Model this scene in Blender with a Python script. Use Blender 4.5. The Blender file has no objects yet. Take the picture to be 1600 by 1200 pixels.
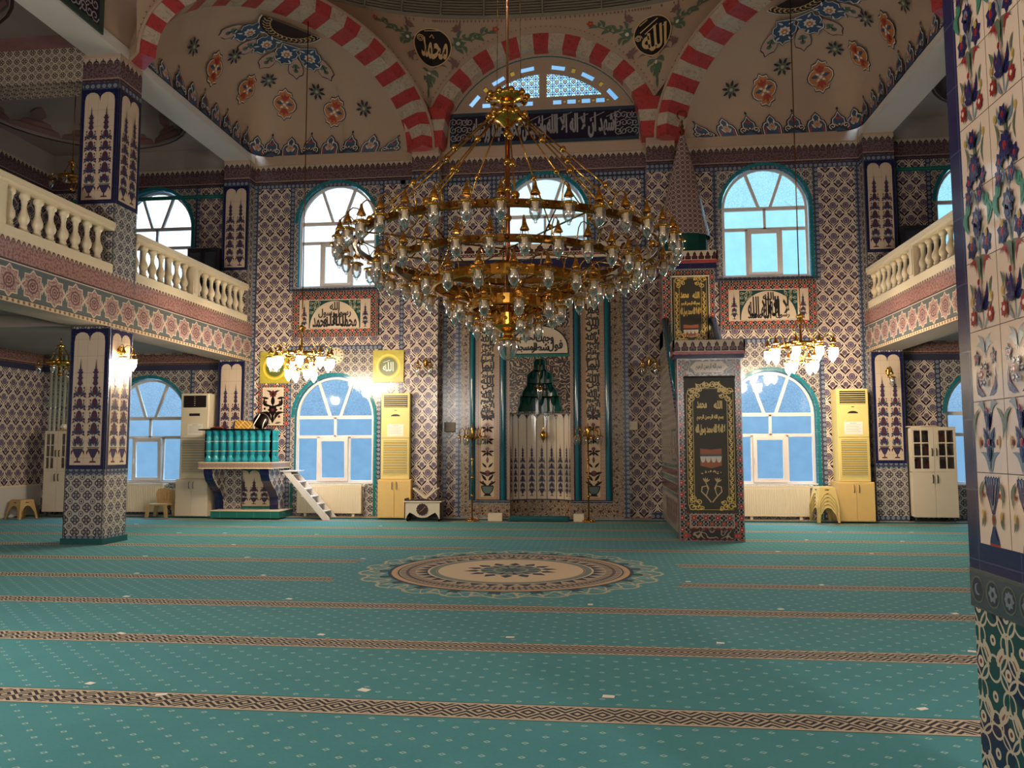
# Domed prayer hall: tiled qibla wall, galleries, brass chandelier, carpet.  Metres, X right, Y towards the qibla wall, Z up.
import bpy, math, random, unicodedata
from mathutils import Vector, Matrix
from mathutils.geometry import tessellate_polygon
PI = math.pi
sin, cos = math.sin, math.cos
R = random.Random(7)
SC = bpy.context.scene
COL = SC.collection
XC = -1.22            # the hall's axis
YW = 18.0             # face of the qibla wall

# ------------------------------------------------------------------ camera
cam = bpy.data.cameras.new('camera')
cam.sensor_width = 36.0
cam.sensor_fit = 'HORIZONTAL'
cam.lens = 1227.0 / 1600.0 * 36.0
cam.clip_end = 200
co = bpy.data.objects.new('camera', cam)
COL.objects.link(co)
_r = Vector((0.99385, 0.11027, -0.00200)); _f = Vector((-0.1104, 0.9904, 0.0820))
def set_cam(f, dvx, dvy, roll, h):
    Y = Vector((dvx - 800, 600 - dvy, f)).normalized()
    up = Vector((sin(roll), cos(roll), 0)); Z = (up - Y * up.dot(Y)).normalized(); X = Y.cross(Z) * 1.0
    if X.x < 0: X = -X
    rt, u, fw = Vector((X.x, Y.x, Z.x)), Vector((X.y, Y.y, Z.y)), Vector((X.z, Y.z, Z.z))
    co.matrix_world = Matrix(((rt.x, u.x, -fw.x, 0), (rt.y, u.y, -fw.y, 0), (rt.z, u.z, -fw.z, h), (0, 0, 0, 1)))
set_cam(1227.0, 936.8, 700.06, -0.01111, 1.6)
SC.camera = co

# ------------------------------------------------------------------ exposure and sky
SC.view_settings.view_transform = 'Standard'
SC.view_settings.look = 'None'
SC.view_settings.gamma = 1.0
SC.view_settings.use_curve_mapping = False
SC.view_settings.exposure = 0.38
world = bpy.data.worlds.new('evening_sky')
SC.world = world
world.use_nodes = True
wn = world.node_tree
for n in list(wn.nodes): wn.nodes.remove(n)
_o = wn.nodes.new('ShaderNodeOutputWorld'); _b = wn.nodes.new('ShaderNodeBackground')
_t = wn.nodes.new('ShaderNodeTexCoord'); _s = wn.nodes.new('ShaderNodeSeparateXYZ')
_rp = wn.nodes.new('ShaderNodeValToRGB'); _rp2 = wn.nodes.new('ShaderNodeValToRGB'); _mx = wn.nodes.new('ShaderNodeMix')
wn.links.new(_t.outputs['Generated'], _s.inputs[0])
wn.links.new(_s.outputs['Z'], _rp.inputs[0])
el = _rp.color_ramp.elements
el[0].position = 0.0; el[0].color = (0.19, 0.39, 0.62, 1)
el[1].position = 0.66; el[1].color = (5.0, 8.5, 12.5, 1)
e = el.new(0.09); e.color = (0.29, 0.52, 0.78, 1)
e = el.new(0.2); e.color = (0.33, 0.80, 1.0, 1)
e = el.new(0.47); e.color = (0.50, 0.88, 1.0, 1)
wn.links.new(_s.outputs['X'], _rp2.inputs[0])
_mp = wn.nodes.new('ShaderNodeMapRange'); _mp.inputs['From Min'].default_value = 0.1; _mp.inputs['From Max'].default_value = -0.45
_mp.inputs['To Min'].default_value = 0.0; _mp.inputs['To Max'].default_value = 1.0
wn.links.new(_s.outputs['X'], _mp.inputs['Value'])
_mx.data_type = 'RGBA'; _mx.blend_type = 'ADD'
_mz = wn.nodes.new('ShaderNodeMapRange'); _mz.inputs['From Min'].default_value = 0.10; _mz.inputs['From Max'].default_value = 0.28; wn.links.new(_s.outputs['Z'], _mz.inputs['Value'])
_mm = wn.nodes.new('ShaderNodeMath'); _mm.operation = 'MULTIPLY'; wn.links.new(_mp.outputs[0], _mm.inputs[0]); wn.links.new(_mz.outputs[0], _mm.inputs[1]); wn.links.new(_mm.outputs[0], _mx.inputs['Factor']); wn.links.new(_rp.outputs[0], _mx.inputs[6])
_mx.inputs[7].default_value = (1.3, 1.0, 0.9, 1)
wn.links.new(_mx.outputs[2], _b.inputs['Color'])
_b.inputs['Strength'].default_value = 1.0
wn.links.new(_b.outputs[0], _o.inputs[0])

# ------------------------------------------------------------------ added fill lights out of view, standing in for the hall's other lamps; no fixtures
def fill_light(name, loc, watts, col=(1.0, 0.94, 0.87), rad=0.25):
    l = bpy.data.lights.new(name, 'POINT'); l.energy = watts; l.color = col; l.shadow_soft_size = rad
    o = bpy.data.objects.new(name, l); o.location = loc; COL.objects.link(o); return o
for i, (x, y, z, w) in enumerate([(-6.1, 4.6, 3.3, 320), (3.7, 4.6, 3.3, 145), (-6.1, -1.5, 3.3, 430), (3.7, -1.5, 3.3, 430), (-1.2, 1.0, 4.6, 90)]):
    fill_light('hall_fill_light', (x, y, z), w)

# ------------------------------------------------------------------ colour and mesh helpers
def lin(c):
    c = c / 255.0
    return c / 12.92 if c <= 0.04045 else ((c + 0.055) / 1.055) ** 2.4
def rgb(r, g, b): return (lin(r), lin(g), lin(b), 1.0)

class Pl:
    """a flat frame: (x, y, offset) on a face to a point in space"""
    def __init__(s, o, ux=(1, 0, 0), uy=(0, 0, 1)):
        s.o, s.ux, s.uy = Vector(o), Vector(ux), Vector(uy); s.n = s.ux.cross(s.uy)
    def __call__(s, x, y, d=0.0): return s.o + s.ux * x + s.uy * y + s.n * d
FRONT = lambda y: Pl((0, y, 0))
def EAST(x): return Pl((x, 0, 0), (0, 1, 0))          # a face looking towards +X
def WEST(x): return Pl((x, 0, 0), (0, -1, 0))         # a face looking towards -X

class MB:
    def __init__(s): s.v, s.f, s.m, s.s, s.mats = [], [], [], [], []
    def mi(s, mat):
        if mat not in s.mats: s.mats.append(mat)
        return s.mats.index(mat)
    def add(s, vs, fs, mat, smooth=False):
        b = len(s.v); s.v += [tuple(p) for p in vs]; k = s.mi(mat)
        for f in fs: s.f.append(tuple(i + b for i in f)); s.m.append(k); s.s.append(smooth)
        return s
    def quad(s, a, b, c, d, mat): return s.add([a, b, c, d], [(0, 1, 2, 3)], mat)
    def box(s, x0, x1, y0, y1, z0, z1, mat, bev=0.0):
        if bev > 0:
            b = min(bev, (x1 - x0) * .45, (y1 - y0) * .45, (z1 - z0) * .45); vs = []; ix = {}
            for i, X in enumerate((x0, x1)):
                for j, Y in enumerate((y0, y1)):
                    for k, Z in enumerate((z0, z1)):
                        sx, sy, sz = b if i == 0 else -b, b if j == 0 else -b, b if k == 0 else -b
                        for a, p in enumerate(((X, Y + sy, Z + sz), (X + sx, Y, Z + sz), (X + sx, Y + sy, Z))):
                            ix[i, j, k, a] = len(vs); vs.append(p)
            F = []
            for a in range(3):
                for e in (0, 1):
                    q = []
                    for (p, r) in ((0, 0), (1, 0), (1, 1), (0, 1)):
                        t = [0, 0, 0]; t[a] = e; t[(a + 1) % 3] = p; t[(a + 2) % 3] = r; q.append(ix[t[0], t[1], t[2], a])
                    F.append(q if e else q[::-1])
            for a in range(3):
                b1, c1 = (a + 1) % 3, (a + 2) % 3
                for p in (0, 1):
                    for r in (0, 1):
                        t = [0, 0, 0]; t[b1] = p; t[c1] = r; u = list(t); u[a] = 1
                        q = [ix[(*t, b1)], ix[(*u, b1)], ix[(*u, c1)], ix[(*t, c1)]]
                        F.append(q if p == r else q[::-1])
            for i in (0, 1):
                for j in (0, 1):
                    for k in (0, 1):
                        q = [ix[i, j, k, 0], ix[i, j, k, 1], ix[i, j, k, 2]]
                        F.append(q if (i + j + k) % 2 else q[::-1])
            return s.add(vs, F, mat)
        v = [(x0, y0, z0), (x1, y0, z0), (x1, y1, z0), (x0, y1, z0), (x0, y0, z1), (x1, y0, z1), (x1, y1, z1), (x0, y1, z1)]
        return s.add(v, [(3, 2, 1, 0), (4, 5, 6, 7), (0, 1, 5, 4), (1, 2, 6, 5), (2, 3, 7, 6), (3, 0, 4, 7)], mat)
    def lathe(s, prof, c, mat, n=16, axis=(0, 0, 1), smooth=True, a0=0.0, a1=2 * PI, scale=(1, 1)):
        ax = Vector(axis).normalized(); q = Vector((0, 0, 1)).rotation_difference(ax); c = Vector(c); full = abs(a1 - a0 - 2 * PI) < 1e-6
        k = n if full else n + 1; vs = []
        for (r, z) in prof:
            for i in range(k):
                a = a0 + (a1 - a0) * i / n; vs.append(c + q @ Vector((r * cos(a) * scale[0], r * sin(a) * scale[1], z)))
        F = []
        for j in range(len(prof) - 1):
            for i in range(n):
                i2 = (i + 1) % k; F.append((j * k + i, j * k + i2, (j + 1) * k + i2, (j + 1) * k + i))
        return s.add(vs, F, mat, smooth)
    def cyl(s, a, b, r, mat, n=10, r2=None, cap=True):
        a, b = Vector(a), Vector(b); L = (b - a).length; r2 = r if r2 is None else r2
        pr = ([(0, 0)] if cap else []) + [(r, 0), (r2, L)] + ([(0, L)] if cap else [])
        return s.lathe(pr, a, mat, n, b - a)
    def ball(s, c, r, mat, n=10, sz=1.0):
        m = max(5, n // 2 + 1)
        return s.lathe([(r * sin(PI * i / m), -r * sz * cos(PI * i / m)) for i in range(m + 1)], c, mat, n)
    def tube(s, pts, r, mat, n=6):
        pts = [Vector(p) for p in pts]; vs = []; N = len(pts); prev = None
        for i, p in enumerate(pts):
            t = (pts[min(i + 1, N - 1)] - pts[max(i - 1, 0)]).normalized()
            u = prev if prev is not None else (Vector((0, 0, 1)) if abs(t.z) < .9 else Vector((1, 0, 0)))
            u = (u - t * u.dot(t)).normalized(); prev = u; w = t.cross(u); rr = r[i] if isinstance(r, (list, tuple)) else r
            vs += [p + u * (rr * cos(2 * PI * k / n)) + w * (rr * sin(2 * PI * k / n)) for k in range(n)]
        F = [(i * n + k, i * n + (k + 1) % n, (i + 1) * n + (k + 1) % n, (i + 1) * n + k) for i in range(N - 1) for k in range(n)]
        F += [tuple(range(n))[::-1], tuple((N - 1) * n + k for k in range(n))]
        return s.add(vs, F, mat, True)
    def holed(s, loops, T, mat, d=0.0):
        """flat region: first loop minus the others"""
        fl = [p for l in loops for p in l]
        tr = tessellate_polygon([[Vector((x, y, 0)) for x, y in l] for l in loops])
        F = []
        for t in tr:
            a, b, c = (fl[i] for i in t); ar = (b[0] - a[0]) * (c[1] - a[1]) - (b[1] - a[1]) * (c[0] - a[0])
            F.append(tuple(t) if ar > 0 else tuple(t)[::-1])
        return s.add([T(x, y, d) for x, y in fl], F, mat)
    def poly(s, pts, T, mat, d=0.0):
        if len(pts) <= 4: 
            ar = sum(pts[i][0] * pts[(i + 1) % len(pts)][1] - pts[(i + 1) % len(pts)][0] * pts[i][1] for i in range(len(pts)))
            pts = pts if ar > 0 else pts[::-1]
            return s.add([T(x, y, d) for x, y in pts], [tuple(range(len(pts)))], mat)
        return s.holed([pts], T, mat, d)
    def rect(s, x0, x1, y0, y1, T, mat, d=0.0): return s.poly([(x0, y0), (x1, y0), (x1, y1), (x0, y1)], T, mat, d)
    def frame(s, x0, x1, y0, y1, w, T, mat, d=0.0):
        for a in ((x0, x1, y1 - w, y1), (x0, x1, y0, y0 + w), (x0, x0 + w, y0 + w, y1 - w), (x1 - w, x1, y0 + w, y1 - w)): s.rect(*a, T, mat, d)
        return s
    def slab(s, loops, T, mat, d0, d1, edge=None):
        """a flat region with thickness from offset d0 (back) to d1 (front)"""
        s.holed(loops, T, mat, d1)
        for l in loops:
            n = len(l); vs = [T(x, y, d0) for x, y in l] + [T(x, y, d1) for x, y in l]
            ar = sum(l[i][0] * l[(i + 1) % n][1] - l[(i + 1) % n][0] * l[i][1] for i in range(n)); hole = l is not loops[0]
            fl = [(i, (i + 1) % n, n + (i + 1) % n, n + i) for i in range(n)]
            if (ar > 0) == hole: fl = [q[::-1] for q in fl]
            s.add(vs, fl, edge or mat)
        return s
    def motif(s, shapes, T, mats, d=0.001, x=0.0, y=0.0, sx=1.0, sy=None, rot=0.0, flip=False, dk=.00012):
        sy = sx if sy is None else sy; c, n = cos(rot), sin(rot)
        for k, (mk, pts) in enumerate(shapes):
            q = []
            for px, py in pts:
                px, py = px * sx * (-1 if flip else 1), py * sy; q.append((x + px * c - py * n, y + px * n + py * c))
            s.poly(q, T, mats[mk], d + dk * k)
        return s
    def text(s, txt, T, mat, x, y, w, h, d=0.003, rot=0.0, bold=0.0):
        vs, fs = text_geo(txt); c, n = cos(rot), sin(rot)
        for bx, by in ((bold, .4 * bold), (-bold, .2 * bold), (0, -bold)) if bold else (): s.text(txt, T, mat, x + bx, y + by, w, h, d - .0002, rot)
        s.add([T(x + (px - .5) * w * c - (py - .5) * h * n, y + (px - .5) * w * n + (py - .5) * h * c, d) for px, py in vs], fs, mat)
        return s
    def mesh(s, name, off=(0, 0, 0)):
        me = bpy.data.meshes.new(name); ox, oy, oz = off
        me.from_pydata([(x - ox, y - oy, z - oz) for x, y, z in s.v], [], s.f)
        for m in s.mats: me.materials.append(m)
        me.polygons.foreach_set('material_index', s.m); me.polygons.foreach_set('use_smooth', s.s)
        uv = me.uv_layers.new(name='metres'); data = [0.0] * (2 * len(me.loops)); v = s.v
        for p in me.polygons:
            nx, ny, nz = (abs(t) for t in p.normal)
            a, b = (0, 1) if nz > nx and nz > ny else ((1, 2) if nx > ny else (0, 2))
            for li in p.loop_indices:
                q = v[me.loops[li].vertex_index]; data[2 * li] = q[a]; data[2 * li + 1] = q[b]
        uv.data.foreach_set('uv', data); me.update()
        return me
    def build(s, name, parent=None, loc=None, **props):
        off = tuple(parent.location) if parent is not None and parent.parent is None else (tuple(parent['_o']) if parent is not None else (loc or (0, 0, 0)))
        o = bpy.data.objects.new(name, s.mesh(name, off)); COL.objects.link(o)
        if parent is not None: o.parent = parent
        elif loc: o.location = loc
        if parent is not None: o['_o'] = off
        for k, val in props.items(): o[k] = val
        return o
def thing(name, label, cat, loc=(0, 0, 0), group=None):
    o = bpy.data.objects.new(name, None); COL.objects.link(o); o.location = loc; o.empty_display_size = .1
    o['label'] = label; o['category'] = cat
    if group: o['group'] = group
    return o
def tag(o, label, cat, group=None):
    o['label'] = label; o['category'] = cat
    if group: o['group'] = group
    return o
def copy_tree(o, parent=None):
    c = o.copy(); COL.objects.link(c)
    if parent is not None: c.parent = parent
    for ch in o.children: copy_tree(ch, c)
    return c
S = dict(kind='structure')

# ------------------------------------------------------------------ Arabic lettering (joined forms, laid out right to left)
_F = {}
for cp in range(0xFE70, 0xFEFD):
    dd = unicodedata.decomposition(chr(cp)).split()
    if len(dd) in (2, 3): _F[(dd[0], ''.join(chr(int(t, 16)) for t in dd[1:]))] = chr(cp)
def shape(t):
    toks, i = [], 0
    while i < len(t):
        if t[i] == '\u0644' and i + 1 < len(t) and t[i + 1] in '\u0627\u0623\u0625\u0622': toks.append(t[i:i + 2]); i += 2
        else: toks.append(t[i]); i += 1
    dual = lambda q: ('<initial>', q) in _F
    back = lambda q: ('<final>', q) in _F
    out = []
    for i, q in enumerate(toks):
        p = i > 0 and dual(toks[i - 1]) and back(q); n = i + 1 < len(toks) and dual(q) and back(toks[i + 1])
        out.append(_F.get(('<medial>' if p and n else '<final>' if p else '<initial>' if n else '<isolated>', q), q))
    return ''.join(reversed(out))
_TC = {}
def text_geo(t):
    if t in _TC: return _TC[t]
    c = bpy.data.curves.new('lettering', 'FONT'); c.body = t if ord(t[0]) > 0xF000 else shape(t); c.resolution_u = 3
    c.offset = 0.022
    o = bpy.data.objects.new('lettering', c); COL.objects.link(o); bpy.context.view_layer.update()
    me = o.to_mesh(); vs = [(v.co.x, v.co.y) for v in me.vertices]; fs = [tuple(p.vertices) for p in me.polygons]
    up = sum(p.normal.z for p in me.polygons)
    if up < 0: fs = [f[::-1] for f in fs]
    o.to_mesh_clear(); bpy.data.objects.remove(o); bpy.data.curves.remove(c)
    x0, x1 = min(v[0] for v in vs), max(v[0] for v in vs); y0, y1 = min(v[1] for v in vs), max(v[1] for v in vs)
    _TC[t] = ([((x - x0) / (x1 - x0), (y - y0) / (y1 - y0)) for x, y in vs], fs)
    return _TC[t]

# ------------------------------------------------------------------ shader helpers
class X:
    def __init__(s, g, k): s.g, s.k = g, k
    def __add__(s, o): return s.g.op('ADD', s, o)
    __radd__ = __add__
    def __sub__(s, o): return s.g.op('SUBTRACT', s, o)
    def __rsub__(s, o): return s.g.op('SUBTRACT', o, s)
    def __mul__(s, o): return s.g.op('MULTIPLY', s, o)
    __rmul__ = __mul__
    def __truediv__(s, o): return s.g.op('DIVIDE', s, o)
    def __neg__(s): return s.g.op('MULTIPLY', s, -1.0)
    def __lt__(s, o): return s.g.op('LESS_THAN', s, o)
    def __gt__(s, o): return s.g.op('GREATER_THAN', s, o)
    def __or__(s, o): return s.g.op('MAXIMUM', s, o)
    def __and__(s, o): return s.g.op('MULTIPLY', s, o)
class G:
    def __init__(s, name):
        s.mat = bpy.data.materials.new(name); s.mat.use_nodes = True; s.nt = s.mat.node_tree
        for n in list(s.nt.nodes): s.nt.nodes.remove(n)
        s.out = s.nt.nodes.new('ShaderNodeOutputMaterial')
    def new(s, t): return s.nt.nodes.new(t)
    def link(s, a, b): s.nt.links.new(a, b)
    def put(s, sock, v):
        if isinstance(v, X): s.link(v.k, sock)
        elif hasattr(v, 'links'): s.link(v, sock)
        else: sock.default_value = v
    def op(s, o, a, b=None):
        n = s.new('ShaderNodeMath'); n.operation = o; s.put(n.inputs[0], a)
        if b is not None: s.put(n.inputs[1], b)
        return X(s, n.outputs[0])
    def uv(s):
        n = s.new('ShaderNodeUVMap'); n.uv_map = 'metres'; q = s.new('ShaderNodeSeparateXYZ'); s.link(n.outputs[0], q.inputs[0])
        return X(s, q.outputs[0]), X(s, q.outputs[1])
    def pos(s):
        n = s.new('ShaderNodeNewGeometry'); q = s.new('ShaderNodeSeparateXYZ'); s.link(n.outputs['Position'], q.inputs[0])
        return X(s, q.outputs[0]), X(s, q.outputs[1]), X(s, q.outputs[2])
    def mix(s, a, b, f):
        n = s.new('ShaderNodeMix'); n.data_type = 'RGBA'; s.put(n.inputs['Factor'], f); s.put(n.inputs[6], a); s.put(n.inputs[7], b)
        return n.outputs[2]
    def noise(s, scale, detail=2.0, vec=None, dist=0.0):
        n = s.new('ShaderNodeTexNoise'); n.inputs['Scale'].default_value = scale; n.inputs['Detail'].default_value = detail; n.inputs['Distortion'].default_value = dist
        if vec is None:
            t = s.new('ShaderNodeUVMap'); t.uv_map = 'metres'; vec = t.outputs[0]
        s.link(vec, n.inputs['Vector']); return X(s, n.outputs['Fac'])
    def ab(s, a): return s.op('ABSOLUTE', a)
    def fr(s, a): return s.op('FRACT', a)
    def fl(s, a): return s.op('FLOOR', a)
    def sn(s, a): return s.op('SINE', a)
    def cs(s, a): return s.op('COSINE', a)
    def sq(s, a): return s.op('SQRT', a)
    def cell(s, u, a, o=0.0): return (s.fr(u / a + (o + 0.5)) - 0.5) * a
    def ln(s, a, w): return s.ab(a) < w
    def rad(s, x, y): return s.sq(x * x + y * y)
    def ell(s, x, y, cx, cy, ra, rb, ang):
        c, n = cos(ang), sin(ang); dx, dy = x - cx, y - cy
        p = (dx * c + dy * n) / ra; q = (dy * c - dx * n) / rb
        return (p * p + q * q) < 1.0
    def bsdf(s, col, rough=0.3, metal=0.0, spec=0.5, coat=0.0, bump=None, sheen=0.0):
        n = s.new('ShaderNodeBsdfPrincipled'); s.put(n.inputs['Base Color'], col); s.put(n.inputs['Roughness'], rough)
        n.inputs['Metallic'].default_value = metal; n.inputs['Specular IOR Level'].default_value = spec; n.inputs['Coat Weight'].default_value = coat; n.inputs['Sheen Weight'].default_value = sheen; n.inputs['Sheen Roughness'].default_value = .35
        if bump is not None:
            b = s.new('ShaderNodeBump'); b.inputs['Strength'].default_value = bump[1]; b.inputs['Distance'].default_value = .01; s.put(b.inputs['Height'], bump[0]); s.link(b.outputs[0], n.inputs['Normal'])
        s.link(n.outputs[0], s.out.inputs[0]); return s.mat
def plain(name, c, rough=0.5, metal=0.0, spec=0.5, vary=0.06, scale=6.0):
    g = G(name); col = rgb(*c)
    if vary:
        t = g.new('ShaderNodeTexCoord'); f = g.noise(scale, 3, t.outputs['Object'])
        lo = tuple(k * (1 - vary * 2) for k in col[:3]) + (1,); hi = tuple(min(1, k * (1 + vary)) for k in col[:3]) + (1,)
        col = g.mix(lo, hi, f)
    return g.bsdf(col, rough, metal, spec)
def glow(name, c, strength):
    g = G(name); n = g.new('ShaderNodeEmission'); n.inputs[0].default_value = (*c, 1); n.inputs[1].default_value = strength
    g.link(n.outputs[0], g.out.inputs[0]); return g.mat
def pattern(name, base, fn, rough=0.22, spec=0.5):
    g = G(name); u, v = g.uv(); col = rgb(*base)
    for m, c in fn(g, u, v): col = g.mix(col, rgb(*c) if isinstance(c, tuple) else c, m)
    return g.bsdf(col, rough, 0, spec)
def clear_glass(name, tint=(1, 1, 1), refl=0.12):
    g = G(name); t = g.new('ShaderNodeBsdfTransparent'); t.inputs[0].default_value = (*tint, 1); k = g.new('ShaderNodeBsdfGlossy'); k.inputs['Roughness'].default_value = 0.03
    lw = g.new('ShaderNodeLayerWeight'); lw.inputs[0].default_value = 0.5; m = g.new('ShaderNodeMixShader')
    g.put(m.inputs[0], X(g, lw.outputs['Fresnel']) * 0.8 + refl); g.link(t.outputs[0], m.inputs[1]); g.link(k.outputs[0], m.inputs[2]); g.link(m.outputs[0], g.out.inputs[0]); return g.mat

# ------------------------------------------------------------------ tiles and surfaces
CREAM = (206, 188, 170)
def tulip_fn(a=.278, b=.352, ou=0.0, ov=0.0):
    def fn(g, u, v):
        x, y = g.cell(u, a, ou), g.cell(v, b, ov); ax = g.ab(x)
        x2, y2 = g.cell(u, a, ou + .5), g.cell(v, b, ov + .5)
        cv = g.cs(v * (2 * PI / b) + 2 * PI * ov) * (a * .23) + a * .25
        r = g.rad(x, y); r2 = g.rad(x2, y2)
        ax2 = g.ab(x2); da = g.ab(ax - cv)
        leaf = g.ell(ax, y,   .066, -.08, .1, .036, math.atan2(-.14, -.082)) | g.ell(ax2, y2, .052, -.072, .072, .03, math.atan2(-.1, -.07))
        stem = ((ax < .005) & (y < -.08)) | ((ax2 < .004) & (y2 < -.06))
        return [(da < .0255, (98, 72, 76)), (leaf, (56, 36, 50)), (da < .0145, (224, 208, 190)), (stem, (124, 94, 86)), (r < .082, (224, 208, 190)), (r < .074, (74, 56, 72)), (r < .064, (118, 104, 124)), (r < .018, (96, 74, 88)),
                (r2 < .06, (224, 208, 190)), (r2 < .054, (70, 50, 64)), (r2 < .044, (112, 96, 116)), (r2 < .014, (86, 62, 74))]
    return fn
T_TULIP = pattern('tulip_tile', CREAM, tulip_fn())
def geo_fn(a, ink, ink2):
    def fn(g, u, v):
        x, y = g.cell(u, a), g.cell(v, a); x2, y2 = g.cell(u, a, .5), g.cell(v, a, .5)
        r, r2 = g.rad(x, y), g.rad(x2, y2); ax, ay = g.ab(x), g.ab(y)
        pet = g.ell(ax, ay, .17 * a, .17 * a, .13 * a, .055 * a, PI / 4)
        cur = g.ln(g.rad(ax - a * .25, ay - a * .02) - a * .12, .035 * a) | g.ln(g.rad(ax - a * .02, ay - a * .25) - a * .12, .035 * a)
        return [(cur, ink), (g.ln(r2 - a * .2, a * .028), ink), (pet, ink2), (r < a * .075, ink), (r2 < a * .09, ink2), (g.ln(r - .3 * a, .018 * a), ink)]
    return fn
T_GEO = pattern('knot_tile', (178, 168, 158), geo_fn(.205, (52, 46, 58), (66, 62, 84)))
T_GEOS = pattern('fine_knot_tile', (186, 172, 152), geo_fn(.15, (64, 54, 62), (112, 78, 66)))
def bord_fn(g, u, v):
    a = .105; x, y = g.cell(u, a), g.cell(v, a); x2, y2 = g.cell(u, a, .5), g.cell(v, a, .5); r, r2 = g.rad(x, y), g.rad(x2, y2)
    return [(g.ln(r - .026, .007), (150, 154, 168)), (r < .009, (170, 172, 180)), (r2 < .02, (40, 42, 62)), (r2 < .008, (120, 124, 140))]
T_BORD = pattern('slate_border_tile', (66, 74, 94), bord_fn)
def red_fn(g, u, v):
    a = .2; x, y = g.cell(u, a), g.cell(v, a); x2, y2 = g.cell(u, a, .5), g.cell(v, a, .5)
    d, d2 = g.rad(x, y), g.rad(x2, y2); dm, dm2 = g.ab(x) + g.ab(y), g.ab(x2) + g.ab(y2)
    lace = g.ln(dm - .1 + g.sn(u * (4 * PI / a)) * .008, .006)
    lf = g.ell(g.ab(x), g.ab(y), .06, .034, .032, .01, .6) | g.ell(g.ab(x), g.ab(y), .034, .072, .028, .009, 1.1)
    return [(lace, (150, 138, 128)), (lf, (166, 152, 138)), (d < .048, (172, 140, 124)), (d < .041, (176, 46, 44)), (dm < .018, (220, 170, 140)), (d2 < .041, (150, 120, 104)), (d2 < .034, (168, 62, 46)), (dm2 < .014, (214, 150, 110))]
T_RED = pattern('red_lattice_tile', (34, 28, 38), red_fn)
def key_fn(g, u, v):
    a = .085; x, y = g.cell(u, a), g.cell(v, a); r = g.rad(x, y)
    return [(g.ln((g.ab(x) | g.ab(y)) - .03, .006), (96, 66, 60)), (r < .012, (120, 60, 50)), (g.ln(g.cell(u, a, .5), .006) & g.ln(g.cell(v, a, .5), .006), (70, 50, 50))]
T_KEY = pattern('small_key_border', (188, 162, 140), key_fn)
def arab_fn(c1, c2, sc):
    def fn(g, u, v):
        n = g.noise(sc, 1.0); x, y = g.cell(u, .19), g.cell(v, .19); r = g.rad(x, y)
        return [(g.ln(g.fr(n * 6.0) - .5, .14), c1), (r < .03, c2), (r < .018, (60, 46, 44))]
    return fn
T_ARAB = pattern('scroll_tile', (58, 50, 50), arab_fn((172, 150, 126), (150, 118, 92), 5.5))
T_FLOR = pattern('floral_border_tile', (150, 128, 104), arab_fn((52, 44, 44), (92, 52, 46), 11.0))
def hat_fn(g, u, v):
    a = .2; x, y = g.cell(u, a), g.cell(v, a); x2, y2 = g.cell(u, a, .5), g.cell(v, a, .5); r, r2 = g.rad(x, y), g.rad(x2, y2)
    w = g.noise(7, 1) * .05
    lines = g.ln(r - .088 + w, .0048) | g.ln(r2 - .08 - w, .0048) | g.ln(g.rad(g.ab(x) - .1, y) - .046, .0045) | g.ln(g.rad(x, g.ab(y) - .1) - .042, .0045)
    leaf = g.ell(g.ab(x), y, .05, .046, .04, .015, -.9) | g.ell(g.ab(x2), y2, .046, -.042, .04, .014, .8)
    return [((g.noise(5, 0) > .53), (30, 66, 66)), (leaf, (190, 172, 148)), (g.ell(g.ab(x), y, .051, .043, .024, .006, -.9), (120, 64, 64)), (lines, (186, 170, 146)), (r < .022, (196, 180, 156)), (r < .009, (110, 40, 44)), (r2 < .02, (190, 172, 148)), (r2 < .008, (60, 40, 80))]
T_HAT = pattern('arabesque_tile', (30, 32, 62), hat_fn, .16)
def frieze_fn(zb, zt, c0, c1, bgc, a=.131):
    def fn(g, u, v):
        h = zt - zb; x = g.ab(g.cell(u, a)) / (a * .5); n = g.noise(26, 1)
        cut = zt - .1 * h - (1.0 - g.sq(1.0 - x * x * .96)) * .24 * h
        tip = (x < .12)
        x2 = g.cell(u, a, .5)
        return [((n > .52), c1), (g.ln(g.rad(g.cell(u, a), v - (zt - .3 * h)) - .03, .007), tuple(int(k * .6) for k in c0)), (g.ln(v - (zb + .2 * h), .012 * h), bgc), (g.ln(v - (zb + .12 * h), .02 * h), tuple(int(k * .4) for k in c0)), (v < zb + .06 * h, (58, 58, 78)),
                ((v > cut - .05 * h) , tuple(int(k * .45) for k in c0)), ((v > cut) & (g.op('SUBTRACT', 1.0, tip & (v < zt - .02))), bgc)]
    return fn
T_CREST = pattern('crested_frieze_tile', (112, 88, 90), frieze_fn(8.02, 8.5, (112, 88, 90), (82, 60, 68), (186, 166, 146)))
T_CRESTL = pattern('crested_frieze_tile_low', (132, 100, 92), frieze_fn(3.62, 4.0, (132, 100, 92), (104, 72, 70), (180, 150, 122)))
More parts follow.
